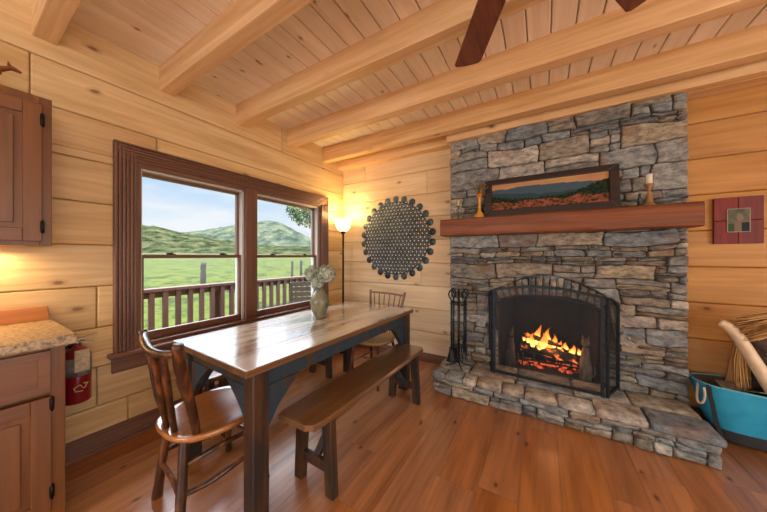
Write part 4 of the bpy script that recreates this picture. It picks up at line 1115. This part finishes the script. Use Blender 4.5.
def leanlog(p,q,r_,lb,curve=0):
    e=empty('firewood_log',lb,'firewood','split logs in the turquoise carrier')
    p=Vector(p);q=Vector(q); d=(q-p); nz=10; ax=d.normalized(); sd=ax.cross(Vector((0,1,0))).normalized(); fw=sd.cross(ax)
    b=MB(); b2=MB(); n=10; vs=[];fs=[]
    for i in range(nz+1):
        t=i/nz; c_=p+d*t+sd*curve*math.sin(pi*t)
        for k in range(n):
            a=pi*k/(n-1); r2=r_*(1+.12*ns(k*.7,t*5,r_*99)); vs.append(c_+sd*math.cos(a)*r2+fw*math.sin(a)*r2*FLIP)
    for i in range(nz):
        for k in range(n-1): fs.append((i*n+k,i*n+k+1,(i+1)*n+k+1,(i+1)*n+k))
    b.add(vs,fs,(.3,.3,.3),True); b.build('bark',barkm,e)
    vs2=[]; fs2=[]
    for i in range(nz+1): 
        t=i/nz; c_=p+d*t+sd*curve*math.sin(pi*t)
        vs2+=[vs[i*n],c_+fw*(-.0),vs[i*n+n-1]]
    for i in range(nz):
        fs2+=[(3*i,3*i+3,3*i+4,3*i+1),(3*i+1,3*i+4,3*i+5,3*i+2)]
    b2.add(vs2,fs2,(.5,.5,.5)); b2.add(vs[:n],[tuple(range(n))],(.5,.5,.5)); b2.add(vs[nz*n:],[tuple(range(n))],(.5,.5,.5)); b2.build('split_face',pale,e)
    place(e,tuple(p)); return e
# logs stand in the carrier
leanlog((1.38,2.86,.05),(1.27,2.88,.84),.085,'tall dark-barked split log leaning in the carrier behind the pale curved stick')
leanlog((1.56,2.88,.05),(1.46,2.90,.80),.075,'dark split log at the right side of the carrier')
b=MB(); b.tube([(1.40,2.83,.06),(1.335,2.78,.30),(1.255,2.75,.48),(1.19,2.755,.63),(1.135,2.76,.755),(1.09,2.765,.82),(1.055,2.77,.84)],[.046,.048,.048,.045,.042,.038,.03],14,sub=6,flat=.75)
tag(place(b.build('curved_stick',plain('peeled_pale_wood','#e4ccaa',.5,nscale=12,ncol='#f0e0c4')),(1.40,2.83,.02)),'thick pale curved stick arching out of the turquoise carrier','stick')
b=MB(); b.prism([(1.10,.04),(1.175,.04),(1.215,.70),(1.185,.70)],2.925,2.94,1)
tag(place(b.build('kindling_board',wood('tan_kindling','#b07e40','#cf9c58',2,.6,knots=0),bev=.003),(1.155,2.93,.03)),'flat tan board standing upright at the left of the carrier','board')
straw,nt,bs=new_mat('broom_straw'); at=N(nt,'ShaderNodeAttribute',attribute_name='Col'); sp=N(nt,'ShaderNodeSeparateColor'); L(nt,at.outputs['Color'],sp.inputs[0])
L(nt,ramp(nt,sp.outputs[0],[(0,srgb('#6b4420')),(.5,srgb('#b98a4a')),(1,srgb('#ecc98c'))]),bs.inputs['Base Color']); bs.inputs['Roughness'].default_value=.8
def broom(name,head,tip,spread,lb,n=150,handle=None):
    e=empty(name,lb,'broom'); h=Vector(head); t=Vector(tip); d=(t-h); ax=d.normalized(); s1=ax.orthogonal().normalized(); s2=ax.cross(s1)
    b=MB()
    for k in range(n):
        a=R.uniform(0,2*pi); r_=math.sqrt(R.random())*spread; l_=R.uniform(.8,1.08)
        q=h+d*l_+s1*math.cos(a)*r_+s2*math.sin(a)*r_; m_=h+d*.5*l_+(s1*math.cos(a)+s2*math.sin(a))*r_*.75+Vector((R.uniform(-1,1),R.uniform(-1,1),R.uniform(-1,1)))*.014
        b.tube([h+(s1*math.cos(a)+s2*math.sin(a))*r_*.3,m_,q],[.0032,.003,.0016],5,sub=2)
    b.build('straw_bristle',straw,e)
    b=MB(); b.tube([h-ax*.03,h+ax*.05],[.016,.02],12); b.build('binding',plain('broom_binding','#7a4a2a',.7),e)
    if handle:
        b=MB(); b.tube([h-ax*.02,Vector(handle)],.011,8); b.build('handle',pale,e)
    place(e,tuple(h)); return e
broom('straw_broom',(1.175,2.82,.72),(1.17,2.80,.39),.035,'narrow whisk of straw hanging down beside the tan board in the carrier',60,(1.18,2.83,.80))
broom('straw_broom',(1.46,2.80,.93),(1.13,2.76,.80),.085,'bushy straw broom head lying across the top of the carrier logs',190)
b=MB(); b.box((-.06,-.1,-.002),(.06,.1,.002),M=Matrix.Translation((1.14,2.80,.375))@Matrix.Rotation(rad(14),4,'X'))
b.box((-.05,-.06,-.002),(.05,.06,.002),M=Matrix.Translation((1.22,2.76,.40))@Matrix.Rotation(rad(-22),4,'X')@Matrix.Rotation(rad(25),4,'Z'))
tag(place(b.build('newspaper',plain('grey_newsprint','#77736c',.8,nscale=40,ncol='#9a958c')),(1.15,2.8,.36)),'grey folded newspaper tucked in the left end of the carrier','newspaper')

# ------------------------------------------------------------------ outdoors
b=MB(); y=-1.5
x=XL-.2
while x>-4.35:
    b.box((x-.135,-3,-.09),(x,6.5,-.05)); x-=.14
b.box((-4.35,-3,-.35),(XL-.2,6.5,-.1))
tag(b.build('deck_floor',M['deckwood']),kind='structure')
b=MB(); b.box((XL-.24,-4,-1.2),(XL-.16,4,-.02)); tag(b.build('foundation',M['mortar']),kind='structure')
rl=empty('deck_railing','brown wooden deck railing with square balusters outside the window','railing')
XRl=-4.2
b=MB(); b.box((XRl-.07,-2,.85),(XRl+.07,6.4,.89)); b.box((XRl-.02,-2,.77),(XRl+.02,6.4,.85)); b.build('top_rail',M['deckwood'],rl,bev=.004)
b=MB(); b.box((XRl-.02,-2,.03),(XRl+.02,6.4,.12)); b.build('bottom_rail',M['deckwood'],rl,bev=.004)
for i in range(-6,32):
    y=1.34+.1415*i
    if y<.4: continue
    b=MB(); b.box((XRl+.02,y-.028,-.02),(XRl+.058,y+.028,.85)); b.build('baluster',M['deckwood'],rl)
for y in (-.4,2.14,4.6):
    b=MB(); b.box((XRl-.11,y-.045,-.3),(XRl-.02,y+.045,.85)); b.build('post',M['deckwood'],rl)
place(rl,(XRl,2,-.05))
# outdoor slatted chair
oc=empty('porch_chair','weathered grey slat-back wooden chair on the deck outside the right window','chair')
G=M['greywood']
for sy in (-1,1):
    b=MB(); b.bar((0,sy*.25,.0),(-.14,sy*.25,.95),.04,.03); b.build('back_post',G,oc); b=MB(); b.bar((.45,sy*.25,0),(.45,sy*.25,.55),.04,.03,up=(0,1,0)); b.build('leg',G,oc)
    b=MB(); b.bar((-.08,sy*.25,.56),(.5,sy*.25,.58),.07,.02); b.build('armrest',G,oc)
for i in range(6):
    z_=.46+.085*i; b=MB(); b.box((-.10-.012*i,-.25,z_),(-.08-.012*i,.25,z_+.07)); b.build('back_slat',G,oc)
for i in range(5): b=MB(); b.box((-.05+.1*i,-.25,.36+.012*i),(.04+.1*i,.25,.38+.012*i)); b.build('seat_slat',G,oc)
oc.location=(-3.45,3.22,-.08); oc.rotation_euler.z=rad(138)

def grass_mat():
    m,nt,bs=new_mat('meadow_grass')
    n=N(nt,'ShaderNodeTexNoise',Scale=.9,Detail=14.0,Roughness=.85); L(nt,coords(nt,(1,.6,1),False),n.inputs['Vector'])
    L(nt,ramp(nt,n.outputs[0],[(.42,srgb('#0f1504')),(.48,srgb('#2c380a')),(.53,srgb('#4a5014')),(.60,srgb('#1c2606'))]),bs.inputs['Base Color']); bs.inputs['Roughness'].default_value=.9; bs.inputs['Specular IOR Level'].default_value=.1
    return m
def forest_mat():
    m,nt,bs=new_mat('wooded_hill')
    n=N(nt,'ShaderNodeTexNoise',Scale=.09,Detail=12.0,Roughness=.85); L(nt,coords(nt,(1,1,1),False),n.inputs['Vector'])
    L(nt,ramp(nt,n.outputs[0],[(.42,srgb('#10160c')),(.5,srgb('#2c3422')),(.58,srgb('#504c34'))]),bs.inputs['Base Color']); bs.inputs['Roughness'].default_value=1; bs.inputs['Specular IOR Level'].default_value=0
    return m
b=MB(); xs=[-4.3,-7,-10,-14,-20,-28,-40,-60,-90,-130,-180,-240]; ys=[-60+10*k for k in range(46)]; vs=[];fs=[]
def gz(x,y):
    d=-x
    return (-1.25+1.25*min(1,(d-4)/14)+ (d-18)*.0155*(1 if d>18 else 0)) + (.12*ns(x*.15,y*.15) if d>6 else 0) -.0
for x_ in xs:
    for y_ in ys: vs.append((x_,y_*(1 if x_>-60 else 1.6),gz(x_,y_)))
k=len(ys)
for i in range(len(xs)-1):
    for q in range(k-1): fs.append((i*k+q,i*k+q+1,(i+1)*k+q+1,(i+1)*k+q))
b.add(vs,fs,smooth=True); tag(b.build('meadow',grass_mat()),kind='structure')
# hills: height field built by viewing bearing so the ridges have real distance and size
cA,sA=math.cos(A),math.sin(A)
def ridge(name,D,pts,depth,bump,seed,label):
    b=MB(); vs=[];fs=[]; nu=150; nd=14
    us=[-150+ (520+150)*i/nu for i in range(nu+1)]
    for u in us:
        t=(u-383.5)/264.8; dx=-sA+cA*t; dy=cA+sA*t
        # silhouette height by linear interpolation of measured bearings
        for (u0,v0),(u1,v1) in zip(pts,pts[1:]):
            if u0<=u<=u1:
                s_=(u-u0)/(u1-u0); s_=s_*s_*(3-2*s_)*.4+s_*.6; v=v0+(v1-v0)*s_; break
        else: v=pts[0][1] if u<pts[0][0] else pts[-1][1]
        H=1.3+(256-v)/264.8*D
        for k in range(nd+1):
            q=k/nd; dd=D-depth*(1-q); z=H*(math.sin(q*pi/2)**1.1)*(dd/D if q<1 else 1)
            z+=bump*(ns(dx*dd*.11+seed,dy*dd*.11)+.6*ns(dx*dd*.3+seed,dy*dd*.3))*(.3+.7*q)
            vs.append((dx*dd,dy*dd,z-.5*(1-q)))
        vs.append((dx*(D+depth*.5),dy*(D+depth*.5),-2))
    k=nd+2
    for i in range(nu):
        for q in range(k-1): fs.append((i*k+q,(i+1)*k+q,(i+1)*k+q+1,i*k+q+1))
    b.add(vs,fs,smooth=True); o=b.build(name,label); tag(o,kind='structure')
fm=forest_mat()
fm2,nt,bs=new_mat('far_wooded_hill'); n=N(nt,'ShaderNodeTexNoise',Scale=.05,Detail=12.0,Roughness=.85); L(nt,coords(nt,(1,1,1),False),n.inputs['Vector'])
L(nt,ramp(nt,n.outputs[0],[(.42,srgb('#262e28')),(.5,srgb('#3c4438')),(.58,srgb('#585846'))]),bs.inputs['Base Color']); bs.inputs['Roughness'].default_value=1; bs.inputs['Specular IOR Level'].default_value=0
ridge('near_hill',330,[(-150,228),(60,224),(110,223),(142,225),(153,226),(171,230),(190,234),(215,239),(240,243),(262,246),(600,250)],120,1.6,3,fm)
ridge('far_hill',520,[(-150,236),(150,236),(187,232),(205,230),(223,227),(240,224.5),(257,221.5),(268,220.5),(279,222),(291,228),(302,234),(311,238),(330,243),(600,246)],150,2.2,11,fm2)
# field fence posts
for (px,py,w_,z0,z1,lb) in ((-14,6.47,.24,-.25,1.0,'stout dark wooden fence post standing alone in the meadow behind the left window'),(-14,11.75,.15,-.3,.98,'left of two slim fence posts in the meadow behind the right window'),(-14,12.5,.18,-.3,1.02,'right of two slim fence posts in the meadow behind the right window')):
    b=MB(); b.tube([(px,py,z0-.3),(px+.03,py,(z0+z1)/2),(px,py+.04,z1)],[w_*.55,w_*.5,w_*.48],10,wob=.3)
    tag(place(b.build('fence_post',M['greywood']),(px,py,z0)),lb,'fence post','fence posts in the meadow')
# tree whose bough hangs into the right window
tr=empty('leafy_tree','green tree whose leafy bough hangs in the top corner of the right window','tree')
b=MB(); b.tube([(-9.2,10.5,-1),(-9.1,10.45,1.5),(-9.1,10.3,3.4),(-9,10,5.5)],[.22,.18,.15,.1],12,wob=.3); b.tube([(-9.1,10.3,3.6),(-9.05,9.4,3.9),(-9,8.4,3.5),(-9,7.6,3.2)],[.08,.06,.04,.015],8); b.build('trunk',plain('tree_bark','#4a3d30',.9,nscale=10,ncol='#6c5a48',bump=.5),tr)
b=MB(); lm=plain('tree_leaves','#2c401a',.7,nscale=2,ncol='#566a2a')
cl=[(8.6,3.15,.38),(8.2,3.3,.35),(7.8,3.05,.33),(7.55,3.25,.3),(8.0,2.85,.28),(8.5,2.8,.3),(9.0,3.2,.5),(9.4,3.6,.6),(10.2,5.2,1.3),(9.6,4.6,1.0),(10.9,4.4,1.1)]
for (cy_,cz_,r_) in cl:
    for k in range(int(420*min(1,r_*1.6))):
        d=Vector((R.gauss(0,1),R.gauss(0,1),R.gauss(0,1))); d.normalize(); p=Vector((-9,cy_,cz_))+d*r_*R.random()**.4; s_=R.uniform(.035,.07)
        e1=Vector((R.uniform(-1,1),R.uniform(-1,1),R.uniform(-1,1))).normalized(); e2=e1.cross(d if abs(e1.dot(d))<.9 else e1.orthogonal()).normalized()
        b.add([p-e1*s_,p+e2*s_*.5,p+e1*s_,p-e2*s_*.5],[(0,1,2,3)],(R.random(),R.random(),R.random()))
b.build('foliage',lm,tr); place(tr,(-9.2,10.5,-1))

# ------------------------------------------------------------------ world sky
w=bpy.data.worlds.new('sky'); bpy.context.scene.world=w; w.use_nodes=True; nt=w.node_tree; nt.nodes.clear()
o_=N(nt,'ShaderNodeOutputWorld'); bg=N(nt,'ShaderNodeBackground'); tc=N(nt,'ShaderNodeTexCoord'); sx=N(nt,'ShaderNodeSeparateXYZ'); L(nt,tc.outputs['Generated'],sx.inputs[0])
sky=ramp(nt,sx.outputs[2],[(0,(.86,.92,.98,1)),(.12,(.74,.86,.98,1)),(.28,(.42,.66,.96,1)),(1,(.35,.6,.95,1))])
mp=N(nt,'ShaderNodeMapping'); mp.inputs['Scale'].default_value=(2.0,2.0,9); L(nt,tc.outputs['Generated'],mp.inputs[0])
n=N(nt,'ShaderNodeTexNoise',Scale=1.4,Detail=7.0,Roughness=.55); L(nt,mp.outputs[0],n.inputs['Vector'])
cl=ramp(nt,n.outputs[0],[(.42,(0,0,0,1)),(.60,(1,1,1,1))])
cl2=math_(nt,'MAXIMUM',math_(nt,'MULTIPLY',cl,.8),ramp(nt,sx.outputs[2],[(.25,(0,0,0,1)),(.45,(.8,.8,.8,1))]))
colr=mix(nt,cl2,sky,(.95,.96,1.0,1))
L(nt,colr,bg.inputs[0])
stt=ramp(nt,sx.outputs[2],[(0,(.0833,)*3+(1,)),(.235,(.0833,)*3+(1,)),(.45,(1,1,1,1))])
SKY=0.72
L(nt,math_(nt,'MULTIPLY',stt,12*SKY),bg.inputs[1]); L(nt,bg.outputs[0],o_.inputs[0])

def light(name,kind,loc,energy,col=(1,1,1),size=.1,rot=None,size_y=None,spread=None):
    l=bpy.data.lights.new(name,kind); l.energy=energy; l.color=col
    if kind=='AREA':
        l.size=size
        if size_y: l.shape='RECTANGLE'; l.size_y=size_y
        if spread: l.spread=spread
    elif kind=='SUN': l.angle=size
    else: l.shadow_soft_size=size
    o=bpy.data.objects.new(name,l); C.objects.link(o); o.location=loc
    if rot: o.rotation_euler=rot
    return o
light('sun','SUN',(0,0,10),.8,(1,.95,.88),rad(8),(rad(-42),rad(12),0))
light('added_front_fill','AREA',(-1.5,YF+.02,1.3),62,(.97,.97,1),1.9,(rad(115),0,0),1.4)  # unseen fill lamp added behind the camera to brighten room and ceiling
light('added_front_fill_warm','AREA',(2.4,YF+.02,1.45),6,(1,.72,.45),1.9,(rad(90),0,0),1.4)  # weak warm fill, added to turn the right side more orange
light('added_right_fill','AREA',(XR-.02,-.7,1.2),75,(1,.93,.84),2.0,(0,rad(118),0),3.6)  # added fill out of view, tilted up to lift ceiling and beam undersides
light('torchiere_bulb','POINT',(-2.355,2.85,1.9),8,(1,.68,.28),.05)
light('fire_light','POINT',(.05,3.0,.48),2.5,(1,.45,.2),.08)
light('under_cabinet_bulb','AREA',(-2.46,-.1,1.322),3.5,(1,.68,.32),.06,(0,0,0),.6)
vs=bpy.context.scene.view_settings
vs.view_transform='Standard'; vs.look='None'; vs.gamma=1; vs.use_curve_mapping=False; vs.exposure=0.55
cy=bpy.context.scene.cycles
cy.max_bounces=8; cy.diffuse_bounces=5; cy.glossy_bounces=4; cy.transparent_max_bounces=24; cy.sample_clamp_indirect=6; cy.use_denoising=True
cy.caustics_reflective=False; cy.caustics_refractive=False
